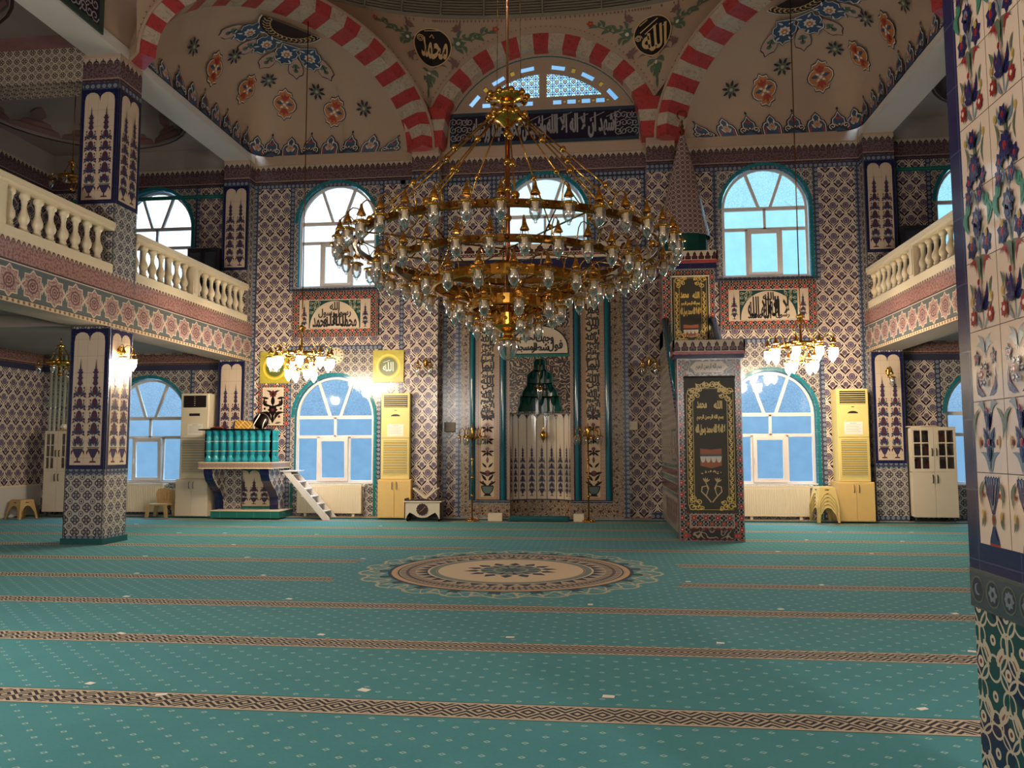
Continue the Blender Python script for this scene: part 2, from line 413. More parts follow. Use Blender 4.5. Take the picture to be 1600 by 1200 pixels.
def star_fn(z0, ou):
    # gallery fascia: crested frieze above a band of eight-pointed stars above a small border
    def fn(g, u, v):
        a = .475; x, y = g.cell(u, a, ou), v - z0; ax, ay = g.ab(x), g.ab(y); k = .7071
        sqr = ax | ay; dia = (ax + ay) * k
        st = g.op('MINIMUM', sqr, dia); lace = g.noise(30, 1)
        r = g.rad(x, y); t = g.ln(r - .1, .012) | g.ln(r - .05, .01)
        x5 = g.ab(g.cell(u, .105)) / .052; n = g.noise(24, 1); top = v > z0 + .27
        cut = z0 + .62 - x5 * x5 * .075
        xs = g.cell(u, .11); low = v < z0 - .235
        cross = (g.ln(g.ab(g.cell(u, a, ou + .5)) - ay * .5, .008)) & (ay < .09)
        return [(st < .176, (208, 186, 164)), (st < .158, (176, 146, 138)), ((st < .158) & (lace > .53), (140, 104, 100)), ((st < .15) & t, (108, 78, 80)), (r < .02, (100, 60, 60)), (cross, (208, 186, 164)),
                (top, (164, 124, 116)), (top & (n > .53), (140, 92, 88)), (g.ln(v - (z0 + .29), .012), (70, 58, 66)), (g.ln(v - (z0 + .265), .007), (214, 196, 172)),
                (v > cut - .028, (92, 70, 74)), (v > cut, (206, 184, 152)), (low, (202, 178, 146)), (low & (g.rad(xs, v - (z0 - .275)) < .026), (128, 96, 76)), (g.ln(v - (z0 - .24), .006), (70, 60, 60))]
    return fn
T_STAR = pattern('star_band_tile', (92, 100, 100), star_fn(4.0, -10.61 / .475), .25)
def teal_fn(c, w):
    def fn(g, u, v): return [(g.ln(g.cell(u, w, .5), .004) | g.ln(g.cell(v, w, .5), .004), tuple(min(255, k + 40) for k in c)), ]
    return fn
T_TEAL = pattern('turquoise_tile', (34, 116, 128), teal_fn((34, 116, 128), .3), .12)
T_GREEN = pattern('sea_green_tile', (36, 108, 98), teal_fn((36, 108, 98), .4), .15)
T_NAVY = pattern('cobalt_edge_tile', (29, 31, 70), lambda g, u, v: [(g.ln(g.cell(u, .3, .5), .003) | g.ln(g.cell(v, .262, .5), .003), (58, 60, 92))], .14)
T_DARK = plain('midnight_glaze', (22, 20, 44), .2)
T_CREAM = plain('cream_glaze', (210, 190, 166), .14, vary=.02)
T_PCREAM = pattern('cream_glazed_tile', (206, 184, 160), lambda g, u, v: [(g.ln(g.cell(u, .18, .333), .0014) | g.ln(g.cell(v, .29, 0), .0016), (136, 110, 92))], .1)
M_INK = plain('tile_ink_indigo', (62, 54, 84), .2, vary=.1, scale=40)
M_INKR = plain('tile_ink_maroon', (96, 44, 52), .2, vary=.1, scale=40)
M_INKG = plain('tile_ink_grey_green', (86, 100, 96), .2, vary=.1, scale=40)
M_BLUE = plain('paint_blue', (52, 78, 108), .5, vary=.08, scale=20)
M_NAVYP = plain('paint_navy', (40, 40, 56), .5, vary=.08, scale=20)
M_ORANGE = plain('paint_ochre', (188, 116, 66), .5, vary=.08, scale=20)
M_REDP = plain('paint_red', (172, 58, 46), .5, vary=.08, scale=20)
M_OLIVE = plain('paint_olive', (88, 108, 84), .5, vary=.08, scale=20)
M_PINK = plain('paint_dusky_rose', (182, 150, 132), .5, vary=.06, scale=20)
M_MAUVE = plain('paint_brown_mauve', (128, 92, 88), .5, vary=.1, scale=12)
M_WHITE = plain('paint_white', (216, 206, 190), .5, vary=.04)
M_BLACK = plain('paint_black', (20, 16, 20), .35, vary=.1)
M_GOLDP = plain('gilt_paint', (228, 190, 96), .35, vary=.12, scale=30)
M_GOLDT = plain('pale_gilt', (214, 178, 128), .4, vary=.08, scale=30)
M_PLAST = plain('cream_plaster', (178, 150, 128), .75, vary=.03, scale=1.2)
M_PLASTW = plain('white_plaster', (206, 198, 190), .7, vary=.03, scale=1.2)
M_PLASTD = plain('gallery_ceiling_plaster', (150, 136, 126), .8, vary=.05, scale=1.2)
M_STONE = plain('cream_cast_stone', (226, 208, 176), .4, vary=.03, scale=4)
def marble(name, a, b, dark):
    g = G(name); t = g.new('ShaderNodeTexCoord'); f = g.noise(1.7, 5, t.outputs['Object'], 1.2); h = g.noise(5, 4, t.outputs['Object'], 1.5)
    col = g.mix(rgb(*a), rgb(*b), f); col = g.mix(col, rgb(*dark), g.op('MULTIPLY', g.ln(h - .5, .02), 0.65))
    return g.bsdf(col, .3)
M_RED = marble('red_marble', (186, 68, 66), (166, 54, 56), (120, 40, 42))
M_MAR = marble('veined_white_marble', (196, 178, 158), (174, 156, 138), (138, 122, 108))
M_FLOORM = marble('speckled_floor_marble', (176, 160, 146), (150, 128, 112), (96, 76, 66))
M_BRASS = plain('polished_brass', (214, 160, 72), .16, 1.0, vary=.06)
M_BRASSD = plain('dark_brass', (150, 108, 56), .2, 1.0, vary=.1)  # darker brass; on the large chandelier rings it paints in their dark reflections
M_ROSE = plain('rose_brass_tube', (196, 128, 88), .2, 1.0, vary=.05)
M_STEEL = plain('dull_steel', (130, 130, 132), .35, 1.0)
M_DKM = plain('dark_metal', (40, 34, 32), .4, 1.0)
M_PVC = plain('white_frame_plastic', (222, 212, 206), .35, vary=.02)
M_RADI = plain('radiator_enamel', (232, 216, 188), .35, vary=.02)
M_ACY = plain('yellowed_plastic', (226, 202, 128), .35, vary=.03)
M_ACW = plain('ivory_plastic', (220, 204, 176), .35, vary=.03)
M_CABY = plain('honey_board', (224, 186, 116), .45, vary=.04)
M_CABW = plain('ivory_board', (222, 204, 180), .4, vary=.02)
M_DARKG = plain('dark_slot', (26, 22, 20), .5, vary=0)
M_STOOL = plain('cream_stool_plastic', (222, 192, 122), .4, vary=.05)
M_STOOLB = plain('tan_stool_plastic', (188, 152, 98), .4, vary=.05)
M_PAPER = plain('paper', (232, 222, 206), .7, vary=.02)
M_GREYL = plain('grey_print', (150, 142, 134), .7, vary=0)
M_MAHOG = plain('dark_mahogany', (54, 24, 22), .3, vary=.12, scale=14)
M_POSTER = plain('olive_black_cloth', (50, 44, 24), .5, vary=.05)
M_BROWNK = plain('bronze_print', (166, 92, 56), .5, vary=.06)
M_PIPE = plain('pale_green_pipe', (168, 168, 150), .4, vary=.03)
M_LATT = plain('grey_lattice', (128, 116, 100), .7, vary=.08)
M_TEALB = plain('turquoise_glaze', (34, 138, 152), .12, vary=.08, scale=9)
M_TEALT = plain('deep_teal_glaze', (16, 92, 108), .12, vary=.12, scale=9)
M_NICHE = plain('bottle_green_glaze', (14, 70, 62), .18, vary=.1, scale=5)
M_CARP = plain('carpet_edge', (44, 92, 92), .95, spec=.1)
G_LAMP = clear_glass('lamp_glass', (.95, .92, .9), .09)
G_CAB = clear_glass('cabinet_glass', (.9, .9, .9), .0)
L_BULB = glow('lit_lamp_glass', (1.0, .85, .64), 105.0)
M_CAND = plain('ivory_candle_sleeve', (232, 214, 180), .5, vary=0)

def frost(name, crackle):
    g = G(name); u, v = g.uv(); t = g.new('ShaderNodeBsdfTransparent'); k = g.new('ShaderNodeBsdfGlossy'); k.inputs['Roughness'].default_value = .06
    n = g.noise(3.0, 3) * .22 + .8
    if crackle:
        w = g.new('ShaderNodeTexVoronoi'); w.feature = 'DISTANCE_TO_EDGE'; w.inputs['Scale'].default_value = 17
        q = g.new('ShaderNodeUVMap'); q.uv_map = 'metres'; g.link(q.outputs[0], w.inputs['Vector'])
        edge = g.op('MINIMUM', X(g, w.outputs['Distance']) * 9.0, 1.0)
        n = n * (edge * .2 + .78)
    c = g.mix((.0, .0, .05, 1), (1.0, 1.0, 1.0, 1), n); g.put(t.inputs[0], c)
    m = g.new('ShaderNodeMixShader'); m.inputs[0].default_value = .045; g.link(t.outputs[0], m.inputs[1]); g.link(k.outputs[0], m.inputs[2]); g.link(m.outputs[0], g.out.inputs[0]); return g.mat
G_PANE = frost('frosted_pane', False)
G_FAN = frost('crackled_fanlight_pane', True)
def stained():
    g = G('stained_glass'); u, v = g.uv(); a = .2; x, y = g.cell(u, a, 1.22 / a), g.cell(v, a); x2, y2 = g.cell(u, a, 1.22 / a + .5), g.cell(v, a, .5); ax, ay = g.ab(x), g.ab(y)
    c = (.5, .68, .95, 1); r, r2 = g.rad(x, y), g.rad(x2, y2)
    c = g.mix(c, (.35, .6, 1.0, 1), (g.noise(9, 0) > .55)); c = g.mix(c, (.9, .95, .35, 1), g.ell(ax, ay, .07, .055, .04, .014, .9))
    c = g.mix(c, (.85, .05, .03, 1), r2 < .02); c = g.mix(c, (.04, .08, .8, 1), g.ell(x2, y2, 0, -.05, .024, .02, 0))
    bar = g.ln(ax, .007) | g.ln(ay, .007) | g.ln(r - .062, .007) | g.ln(r2 - .042, .009) | g.ln(ax - ay, .006)
    t = g.new('ShaderNodeBsdfTransparent'); g.put(t.inputs[0], c); d = g.new('ShaderNodeBsdfDiffuse'); d.inputs[0].default_value = rgb(120, 100, 84)
    m = g.new('ShaderNodeMixShader'); g.put(m.inputs[0], bar); g.link(t.outputs[0], m.inputs[1]); g.link(d.outputs[0], m.inputs[2]); g.link(m.outputs[0], g.out.inputs[0]); return g.mat
G_STAIN = stained()
G_AMBER = clear_glass('amber_pane', (.3, .14, .02), .02)
G_SKYP = clear_glass('pale_blue_pane', (.28, .42, .62), .02)

RUG = (-1.18, 10.45)
def carpet():
    g = G('mosque_carpet'); x, y, z = g.pos()
    teal = g.mix(rgb(68, 130, 132), rgb(82, 146, 146), g.noise(2.0, 4)); teal = g.mix(teal, rgb(52, 110, 116), g.op('MULTIPLY', g.noise(40, 2), .35))
    dx, dy = x - RUG[0], y - RUG[1]; r = g.rad(dx, dy); th = g.op('ARCTAN2', dy, dx)
    # small outlined lozenges, staggered
    def loz(ou, ov):
        a, b = g.cell(x, .21, ou), g.cell(y, .2, ov); return g.ab(a) * .8 + g.ab(b)
    d = g.op('MINIMUM', loz(0, 0), loz(.5, .5)); plainz = r > 2.05
    c = g.mix(teal, rgb(158, 184, 172), g.ln(d - .0135, .0045) & plainz)
    # prayer-line bands
    k = 1.535; yb = g.cell(y, k, .5 - 4.9 / k + .5); xa, ya = g.cell(x, .155), g.cell(y, .155)
    m = g.ab(xa) + g.ab(yb) * 1.0; q = g.fr((g.ab(g.cell(x, .15)) + g.ab(yb)) * 19.0)
    sw = g.fr((g.cell(x, .15, .5) + g.ab(yb)) * 19.0)
    band = (g.ab(yb) < .148) & (r > 2.3)
    pat = g.mix(rgb(184, 166, 140), rgb(50, 44, 46), q > .44)
    pat = g.mix(pat, rgb(184, 166, 140), g.ln(g.ab(yb) - .128, .014)); pat = g.mix(pat, rgb(40, 34, 36), g.ln(g.ab(yb) - .144, .005))
    c = g.mix(c, pat, band)
    # the round medallion
    def ring(a, b): return (r > a) & (r < b)
    def per(n, o=0.0): return g.ab(g.fr(th * (n / (2 * PI)) + o) - .5) * 2
    beige, navy, tan, grey = rgb(212, 184, 146), rgb(46, 50, 64), rgb(176, 152, 124), rgb(112, 124, 112)
    curl = g.ln(g.sn(th * 44.0 + r * 9.0) * .09 + r - 1.74, .03) | g.ln(g.sn(th * 44.0 - r * 9.0) * .13 - r + 1.8, .026) | g.ln(g.sn(th * 22.0) * .06 + r - 1.91, .022)
    c = g.mix(c, rgb(178, 170, 138), curl & ring(1.6, 1.98)); c = g.mix(c, rgb(40, 70, 74), (per(22) < .3) & ring(1.6, 1.72))
    c = g.mix(c, tan, r < 1.6); c = g.mix(c, navy, ring(1.555, 1.6)); c = g.mix(c, rgb(204, 158, 112), ring(1.5, 1.545)); c = g.mix(c, navy, ring(1.455, 1.475))
    c = g.mix(c, rgb(88, 74, 66), ring(1.25, 1.44) & (g.ln(per(60) - .5, .22) | g.ln(r - 1.35, .02)))
    c = g.mix(c, navy, ring(1.06, 1.25) & ((r - 1.06) < (1.0 - per(36)) * .17 + .02)); c = g.mix(c, beige, g.ln(r - 1.075, .014))
    c = g.mix(c, grey, ring(.98, 1.06)); c = g.mix(c, beige, r < .97); c = g.mix(c, rgb(120, 100, 80), ring(.955, .97))
    c = g.mix(c, navy, r < .62 - per(14) * .2); c = g.mix(c, beige, (r < .5 - per(14, .5) * .1) & (r > .4)); c = g.mix(c, grey, r < .4)
    c = g.mix(c, navy, ring(.1, .38) & (per(12) < .28)); c = g.mix(c, rgb(150, 140, 116), g.ln(r - .22, .02)); c = g.mix(c, rgb(60, 84, 92), r < .12)
    return g.bsdf(c, .95, 0, .15, bump=(g.noise(180, 2), .25), sheen=.06)
M_CARPET = carpet()

# ------------------------------------------------------------------ flat ornament, as outlines in a unit frame
def circ(x, y, r, n=12, sy=1.0, a=0.0): return [(x + r * cos(2 * PI * i / n + a), y + r * sy * sin(2 * PI * i / n + a)) for i in range(n)]
def leaf(x, y, L, w, a, bend=0.0, n=5):
    top, bot = [], []
    for i in range(n + 1):
        t = i / n; h = w * sin(PI * t ** .8) * .5; yy = bend * L * sin(PI * t)
        top.append((t * L, yy + h)); bot.append((t * L, yy - h))
    pts = bot + top[-2:0:-1]; c, s_ = cos(a), sin(a)
    return [(x + px * c - py * s_, y + px * s_ + py * c) for px, py in pts]
def stroke(pts, w):
    L, Rr = [], []
    for i, p in enumerate(pts):
        a, b = pts[max(i - 1, 0)], pts[min(i + 1, len(pts) - 1)]; dx, dy = b[0] - a[0], b[1] - a[1]; l = math.hypot(dx, dy) or 1
        ww = w[i] if isinstance(w, list) else w; L.append((p[0] - dy / l * ww, p[1] + dx / l * ww)); Rr.append((p[0] + dy / l * ww, p[1] - dx / l * ww))
    return [[Rr[i], Rr[i + 1], L[i + 1], L[i]] for i in range(len(pts) - 1)]
def spiral(x, y, r, turns, a0, sgn=1, n=14): return [(x + r * (1 - .8 * i / n) * cos(a0 + sgn * turns * 2 * PI * i / n), y + r * (1 - .8 * i / n) * sin(a0 + sgn * turns * 2 * PI * i / n)) for i in range(n + 1)]
def both(l): return l + [(k, [(-x, y) for x, y in p]) for k, p in l]
def flower(x, y, r, k, k2, n=6, a=0.0):
    return [(k, leaf(x, y, r, r * .75, a + 2 * PI * i / n)) for i in range(n)] + [(k2, circ(x, y, r * .32, 8))]
INK = {'i': M_INK, 'r': M_INKR, 'g': M_INKG}
def stalk(nt=4, tops=(.19, .16, .13)):
    """vase with a tall flowering stem: x -0.5..0.5, y 0..6"""
    s_ = [('r', [(-.3, 0), (.3, 0), (.22, .1), (-.22, .1)]), ('r', [(-.06, .1), (.06, .1), (.06, .3), (-.06, .3)]), ('i', [(-.14, .3), (.14, .3), (.34, .6), (.46, .82), (-.46, .82), (-.34, .6)]), ('g', [(-.5, .84), (.5, .84), (.5, .9), (-.5, .9)])]
    s_ += both([('r', leaf(.36, .74, .34, .14, -1.1, .2)), ('g', leaf(.1, .95, .5, .16, .7, -.15)), ('i', leaf(.1, 1.0, .55, .16, 1.05, -.1))])
    s_ += flower(0, 1.3, .3, 'i', 'r', 7, .3)
    y = 1.62
    for q, (r, sp) in enumerate(((.28, .5), (.26, .5), (.24, .48), (.22, .45))[:nt]):
        s_ += both([('g', leaf(.03, y - .05, .56, .17, .3, .25)), ('i', leaf(.05, y + .02, .5, .17, .95, -.25)), ('g', leaf(.02, y + .3, .46, .13, .35, -.3)), ('r' if q % 2 else 'i', circ(.44, y + .16, .085, 7)), ('r', circ(.36, y + .52, .07, 6)), ('i', leaf(.3, y + .02, .28, .12, -.4, .2))])
        s_ += [('i', circ(0, y + .36, r, 10, 1.25)), ('r', circ(0, y + .36, r * .55, 8, 1.2))]
        y += .74
    for r in tops:
        s_ += both([('i', leaf(.02, y - .1, .3, .12, .6, .1)), ('g', leaf(.02, y + .02, .26, .09, 1.1, -.1))]) + [('i', circ(0, y + .1, r, 8, 1.2)), ('r', circ(0, y + .1, r * .5, 6))]; y += .33
    s_ += [('i', [(-.06, y - .1), (.06, y - .1), (0, y + .5)])]
    return s_
STALK = stalk(); MINI = stalk(1, (.17, .13)); MINIH = 1.62 + .74 + .66 + .4
def stalk_on(mb, T, x, y, h, w): mb.motif(STALK, T, INK, .0022, x, y, w, h / 6.0)
def lobed(x0, x1, y0, y1, drop, n=7):
    """panel outline whose head is two round lobes with a cusp between them"""
    m = (x0 + x1) / 2; p = [(x0, y0), (x1, y0)]
    for a, b in ((x1, m), (m, x0)):
        r = (a - b) / 2; c = (a + b) / 2
        p += [(c + r * cos(PI * i / n), y1 - drop + drop * sin(PI * i / n) ** .7) for i in range(n + 1)]
    q = []
    for t in p:
        if not q or math.hypot(q[-1][0] - t[0], q[-1][1] - t[1]) > 1e-4: q.append(t)
    return q
def vase_panel(name, T, x0, x1, z0, z1, parent, stalks=2, hh=.78, border=.07, edge=T_NAVY, label=None):
    mb = MB(); mb.slab([[(x0, z0), (x1, z0), (x1, z1), (x0, z1)]], T, edge, 0, .012)
    a0, a1, b0, b1 = x0 + border, x1 - border, z0 + border, z1 - border * .8
    mb.poly(lobed(a0, a1, b0, b1, (a1 - a0) * .3), T, T_PCREAM, .0132)
    T2 = Pl(T(0, 0, .0132), T.ux, T.uy); n = 5
    mx = (a0 + a1) / 2
    for sx in (a0, a1, mx): mb.motif([('i', circ(sx + (.03 if sx == a0 else -.03 if sx == a1 else 0), b1 - .03, .018, 8))], T2, INK, .002)
    w = (a1 - a0) / stalks
    for i in range(stalks): stalk_on(mb, T2, a0 + w * (i + .5), b0 + .04, (b1 - b0) * hh, w * .78)
    return mb.build(name, parent)

# ------------------------------------------------------------------ the setting: floor, walls, windows
XL, XR, XLI, XRI = -13.65, 11.2, -8.32, 5.87          # outer walls; nave faces of the gallery beams
MIR = lambda x: 2 * XC - x
mb = MB(); mb.box(XL, XR, -6, 17.6, -.06, 0, M_CARPET); mb.build('floor', **S)
mb = MB(); mb.box(XL, XR, 17.6, 18.3, -.06, .035, M_FLOORM); mb.box(XL, XR, 17.575, 17.6, -.06, .022, M_CARP); mb.build('trim_1', **S)

def arch(cx, hw, z0, spr, top, n=20, g=0.0):
    return [(cx - hw - g, z0 - g), (cx + hw + g, z0 - g)] + [(cx + (hw + g) * cos(PI * i / n), spr + (top - spr + g) * sin(PI * i / n)) for i in range(n + 1)]
HW = .95
WIN = []   # cx, sill, spring, top
for cx in (XC - 5.02, XC + 5.02): WIN += [(cx, .8, 2.34, 3.3), (cx, 5.46, 7.05, 8.0)]
WIN.append((XC, 6.1, 7.05, 8.0))
for cx in (-10.9, MIR(-10.9)): WIN += [(cx, .8, 2.34, 3.3), (cx, 5.46, 7.05, 8.0)]
BW = FRONT(YW)
def circ_arc(cx, cz, r, z0, n=24):
    a = math.asin((z0 - cz) / r); return [(cx + r * cos(a + (PI - 2 * a) * i / n), cz + r * sin(a + (PI - 2 * a) * i / n)) for i in range(n + 1)]
NX0, NX1, MC = -2.03, -.65, -1.34         # mihrab niche
mb = MB()
holes = [arch(cx, HW, z0, sp, tp, g=.02) for cx, z0, sp, tp in WIN] + [circ_arc(-1.25, 8.5, 2.42, 9.66)[::1], [(NX0, -.05), (NX1, -.05), (NX1, 3.64), (NX0, 3.64)]]
mb.slab([[(XL, -.06), (XR, -.06), (XR, 12.2), (XL, 12.2)]] + holes, BW, T_TULIP, -.32, 0, T_TEAL)
d1, d2, d3 = .004, .008, .012
for cx, z0, sp, tp in WIN:
    low = z0 < 1; w = 1.06 if cx != XC else 1.08
    za, zb = (.04, 3.95 if abs(cx - XC) < 8 else 3.5) if low else ((5.44, 8.02) if cx != XC else (6.3, 8.02))
    if low: out = [(cx - w, za), (cx + w, za), (cx + w, zb), (cx - w, zb)]
    else: out = [(cx - w, za), (cx + w, za), (cx + w, zb), (cx - w, zb)]
    mb.holed([out, [(x, max(z, za + .01)) for x, z in arch(cx, HW, z0, sp, tp, g=.02)]] , BW, T_GEO if (low or abs(cx - XC) > 1) else T_GEO, d1)
    ring = arch(cx, HW, z0, sp, tp, g=.02); ro = arch(cx, HW, z0, sp, tp, g=.1)
    n = len(ring); mb.add([BW(x, z, .017) for x, z in ring] + [BW(x, z, .017) for x, z in ro], [(i, i + 1, n + i + 1, n + i) for i in range(n - 1)][1:], T_TEAL)
    if low: mb.rect(cx - w + .02, cx - HW - .02, .04, .78, BW, T_GREEN, d2); mb.rect(cx + HW + .02, cx + w - .02, .04, .78, BW, T_GREEN, d2)
    for sg in (-1, 1):
        a, b = sorted((cx + sg * w, cx + sg * (w + .11)))
        for (p, q) in ((za, zb),): mb.rect(a, b, p, q, BW, T_BORD, d3)
    if low and abs(cx - XC) < 8: mb.rect(cx - w - .11, cx + w + .11, zb, zb + .1, BW, T_BORD, d3)
    if not low: mb.rect(cx - w - .11, cx + w + .11, za - .1, za, BW, T_BORD, d3)
for a, b in ((XLI, XLI + .1), (XRI - .1, XRI)): mb.rect(a, b, .04, 7.93, BW, T_BORD, d2)
mb.rect(XLI, XRI, 7.93, 8.02, BW, T_BORD, d2)
mb.rect(XLI, XRI, 8.02, 8.5, BW, T_CREST, d3); mb.box(XLI, XRI, 17.95, 18.0, 8.5, 8.74, M_PLAST)
mb.holed([[(XLI, 8.74), (XRI, 8.74), (XRI, 12.2), (XLI, 12.2)], circ_arc(-1.25, 8.5, 2.42, 9.66)], BW, M_PLAST, d1)
for x0, x1 in ((-3.62, -2.42), (-.02, 1.12)): mb.frame(x0, x1, 6.2, 7.95, .1, BW, T_BORD, d2)
for x in (-4.62, 1.98): mb.rect(x - .05, x + .05, .04, 8.02, BW, T_BORD, d2)
mb.rect(-3.62, -3.53, .04, 6.2, BW, T_BORD, d2)
for s0, s1 in ((XL, -8.97), (MIR(-8.97), XR)):
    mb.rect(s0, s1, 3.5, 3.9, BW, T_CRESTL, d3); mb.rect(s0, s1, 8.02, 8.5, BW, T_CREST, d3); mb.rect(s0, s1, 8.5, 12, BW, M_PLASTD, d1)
    mb.rect(s0, s1, 7.75, 7.85, BW, T_GREEN, .016); mb.rect(s0, s1, .04, .14, BW, T_BORD, d3)
    for zz in (.04, 4.7): mb.rect(-9.15 if s0 == XL else MIR(-9.03), -9.03 if s0 == XL else MIR(-9.15), zz, zz + 3.5, BW, T_BORD, d2)
mb.build('wall_back', **S)

mb = MB()
TL = EAST(XL); mb.slab([[(-6, -.06), (18, -.06), (18, 12.2), (-6, 12.2)]], TL, T_TULIP, -.2, 0)
mb.rect(-6, 18, .03, .72, TL, M_PLASTW, .03); mb.rect(-6, 18, .72, .76, TL, M_STONE, .04)
mb.rect(-6, 18, 3.5, 4.0, TL, T_CRESTL, .006); mb.rect(-6, 18, 8.02, 8.5, TL, T_CREST, .006); mb.rect(-6, 18, 8.5, 12.2, TL, M_PLASTD, .006)
for y in (13.9, 16.9): mb.rect(y - .06, y + .06, 4.7, 8.0, TL, T_BORD, .006)
mb.build('wall_left', **S)
mb = MB(); mb.slab([[(-18, -.06), (6, -.06), (6, 12.2), (-18, 12.2)]], WEST(XR), T_TULIP, -.2, 0); mb.rect(-18, 6, 8.5, 12.2, WEST(XR), M_PLASTD, .006); mb.rect(-18, 6, 8.02, 8.5, WEST(XR), T_CREST, .006); mb.build('wall_right', **S)
mb = MB(); mb.slab([[(-XR, -.06), (-XL, -.06), (-XL, 12.2), (-XR, 12.2)]], Pl((0, -6, 0), (-1, 0, 0)), M_PLAST, -.2, 0); mb.build('wall_rear', **S)

def make_window(i, cx, z0, sp, tp, y=18.1, sash_open=False):
    root = bpy.data.objects.new('window_%d' % i, None); COL.objects.link(root); root.location = (cx, y, z0); root['kind'] = 'structure'
    T = FRONT(y); f = MB(); b = .055
    o = arch(cx, HW, z0, sp, tp); inn = arch(cx, HW - b, z0 + b, sp, tp - b)
    f.slab([o, inn], T, M_PVC, -.06, 0)
    H = sp - z0; t1 = sp; t2 = z0 + H * (.70 if H > 1.2 else .45)
    for (a, c, p, q) in ((cx - HW, cx + HW, t1 - .04, t1 + .04), (cx - HW, cx + HW, t2 - .035, t2 + .035), (cx - .03, cx + .03, t2, t1)): f.box(a, c, y + .005, y + .06, p, q, M_PVC)
    r = tp - sp
    for sg in (-1, 1):   # the two slanting bars of the fanlight
        p0, p1 = (cx + sg * .12, sp), (cx + sg * .42, sp + r * .9); w = .035
        f.slab([[(p0[0] - w, p0[1]), (p0[0] + w, p0[1]), (p1[0] + w, p1[1]), (p1[0] - w, p1[1])]], T, M_PVC, -.055, -.004)
    x1, x2 = cx - HW + 2 * HW * .285, cx + HW - 2 * HW * .315
    for xx in (x1, x2): f.box(xx - .03, xx + .03, y + .005, y + .06, z0, t2, M_PVC)
    f.box(cx - HW - .03, cx + HW + .03, y - .09, y + .02, z0 - .035, z0 + .01, M_PVC)
    f.build('frame', root)
    Tg = FRONT(y + .03); e = .02
    fan = [[(cx - .14, sp), (cx + .14, sp), (cx + .44, sp + r * .88), (cx, tp - .03), (cx - .44, sp + r * .88)]]
    A = lambda a0, a1: [(cx + (HW - .03) * cos(a), sp + (r - .03) * sin(a)) for a in [a0 + (a1 - a0) * k / 6 for k in range(7)]]
    am = math.acos(.42 / HW)
    for pts in ([(cx - .13, sp), (cx + .13, sp)] + A(am, PI - am), [(cx + .13, sp)] + A(0, am), [(cx - .13, sp)] + A(PI - am, PI)):
        m = MB(); m.poly(pts, Tg, G_FAN); m.build('fanlight_pane', root)
    for (a, c, p, q) in ((cx - HW + .04, cx, t2, t1), (cx, cx + HW - .04, t2, t1), (cx - HW + .04, x1, z0 + .04, t2), (x2, cx + HW - .04, z0 + .04, t2)):
        m = MB(); m.rect(a, c, p, q, Tg, G_PANE); m.build('pane', root)
    # the middle sash
    sh = MB(); a, c, p, q = x1 + .015, x2 - .015, z0 + .03, t2 - .02; tilt = .05 if sash_open else 0.0
    def Ts(x, zz, d=0.0):
        return Vector((x + (zz - p) * .06 * (1 if sash_open else 0) * 0.0, y - .02 - tilt * (zz - p) / (q - p) - d, zz))
    sh.slab([[(a, p), (c, p), (c, q), (a, q)], [(a + .085, p + .085), (c - .085, p + .085), (c - .085, q - .085), (a + .085, q - .085)]], Ts, M_PVC, -.04, .012)
    so = sh.build('sash', root)
    m = MB(); m.rect(a + .08, c - .08, p + .08, q - .08, Ts, G_PANE, -.012); m.build('pane', so)
    m = MB(); zc = (p + q) / 2; b0 = Ts(a + .03, zc, .012); m.box(b0.x - .014, b0.x + .014, b0.y - .012, b0.y, zc - .035, zc + .035, M_PVC, .004); m.box(b0.x - .01, b0.x + .01, b0.y - .035, b0.y - .012, zc - .12, zc + .012, M_PVC, .006); m.build('handle', so)
    return root
for i, (cx, z0, sp, tp) in enumerate(WIN): make_window(i + 1, cx, z0, sp, tp, sash_open=(z0 < 1 and cx < -5))

# stained-glass lunette over the niche
root = bpy.data.objects.new('window_%d' % (len(WIN) + 1), None); COL.objects.link(root); root.location = (-1.25, 18.1, 9.66); root['kind'] = 'structure'
T = FRONT(18.06); f = MB(); gx = -1.25; R0 = 2.42; holes, kinds = [], []
def lune(x0, x1, z0, r, n=10):
    p = [(x0, z0), (x1, z0)]
    for i in range(n + 1):
        x = x1 + (x0 - x1) * i / n; p.append((x, 8.5 + math.sqrt(max(0, r * r - (x - gx) ** 2))))
    return p
ri = 2.02; zi = 9.93; hi = math.sqrt(ri ** 2 - (zi - 8.5) ** 2)
for x0, x1 in ((gx - hi + .05, gx - .09), (gx + .09, gx + hi - .05)): holes.append(lune(x0, x1, zi, ri)); kinds.append('s')
for k in range(9):
    x = gx + (k - 4) * .34
    if k == 4: continue
    holes.append([(x - .1, 9.74), (x + .1, 9.74), (x + .1, 9.86), (x - .1, 9.86)]); kinds.append('b')
    if k not in (3,): holes.append([(x + .15, 9.77), (x + .2, 9.77), (x + .2, 9.84), (x + .15, 9.84)]); kinds.append('a')
for k in range(11):
    a = math.radians(41 + k * 9.8); w = .075 if k % 2 == 0 else .022
    if k == 5: continue
    r0, r1 = 2.12, 2.24; holes.append([(gx + r * cos(t), 8.5 + r * sin(t)) for r, t in ((r0, a - w), (r1, a - w), (r1, a + w), (r0, a + w))]); kinds.append('b' if k % 2 == 0 else 'a')
f.slab([circ_arc(gx, 8.5, R0, 9.64)] + holes, T, M_PLAST, -.05, 0); f.build('frame', root)
for h, k in zip(holes, kinds):
    m = MB(); m.poly(h, FRONT(18.09), {'s': G_STAIN, 'b': G_SKYP, 'a': G_AMBER}[k]); m.build('stained_pane' if k == 's' else 'small_pane', root)

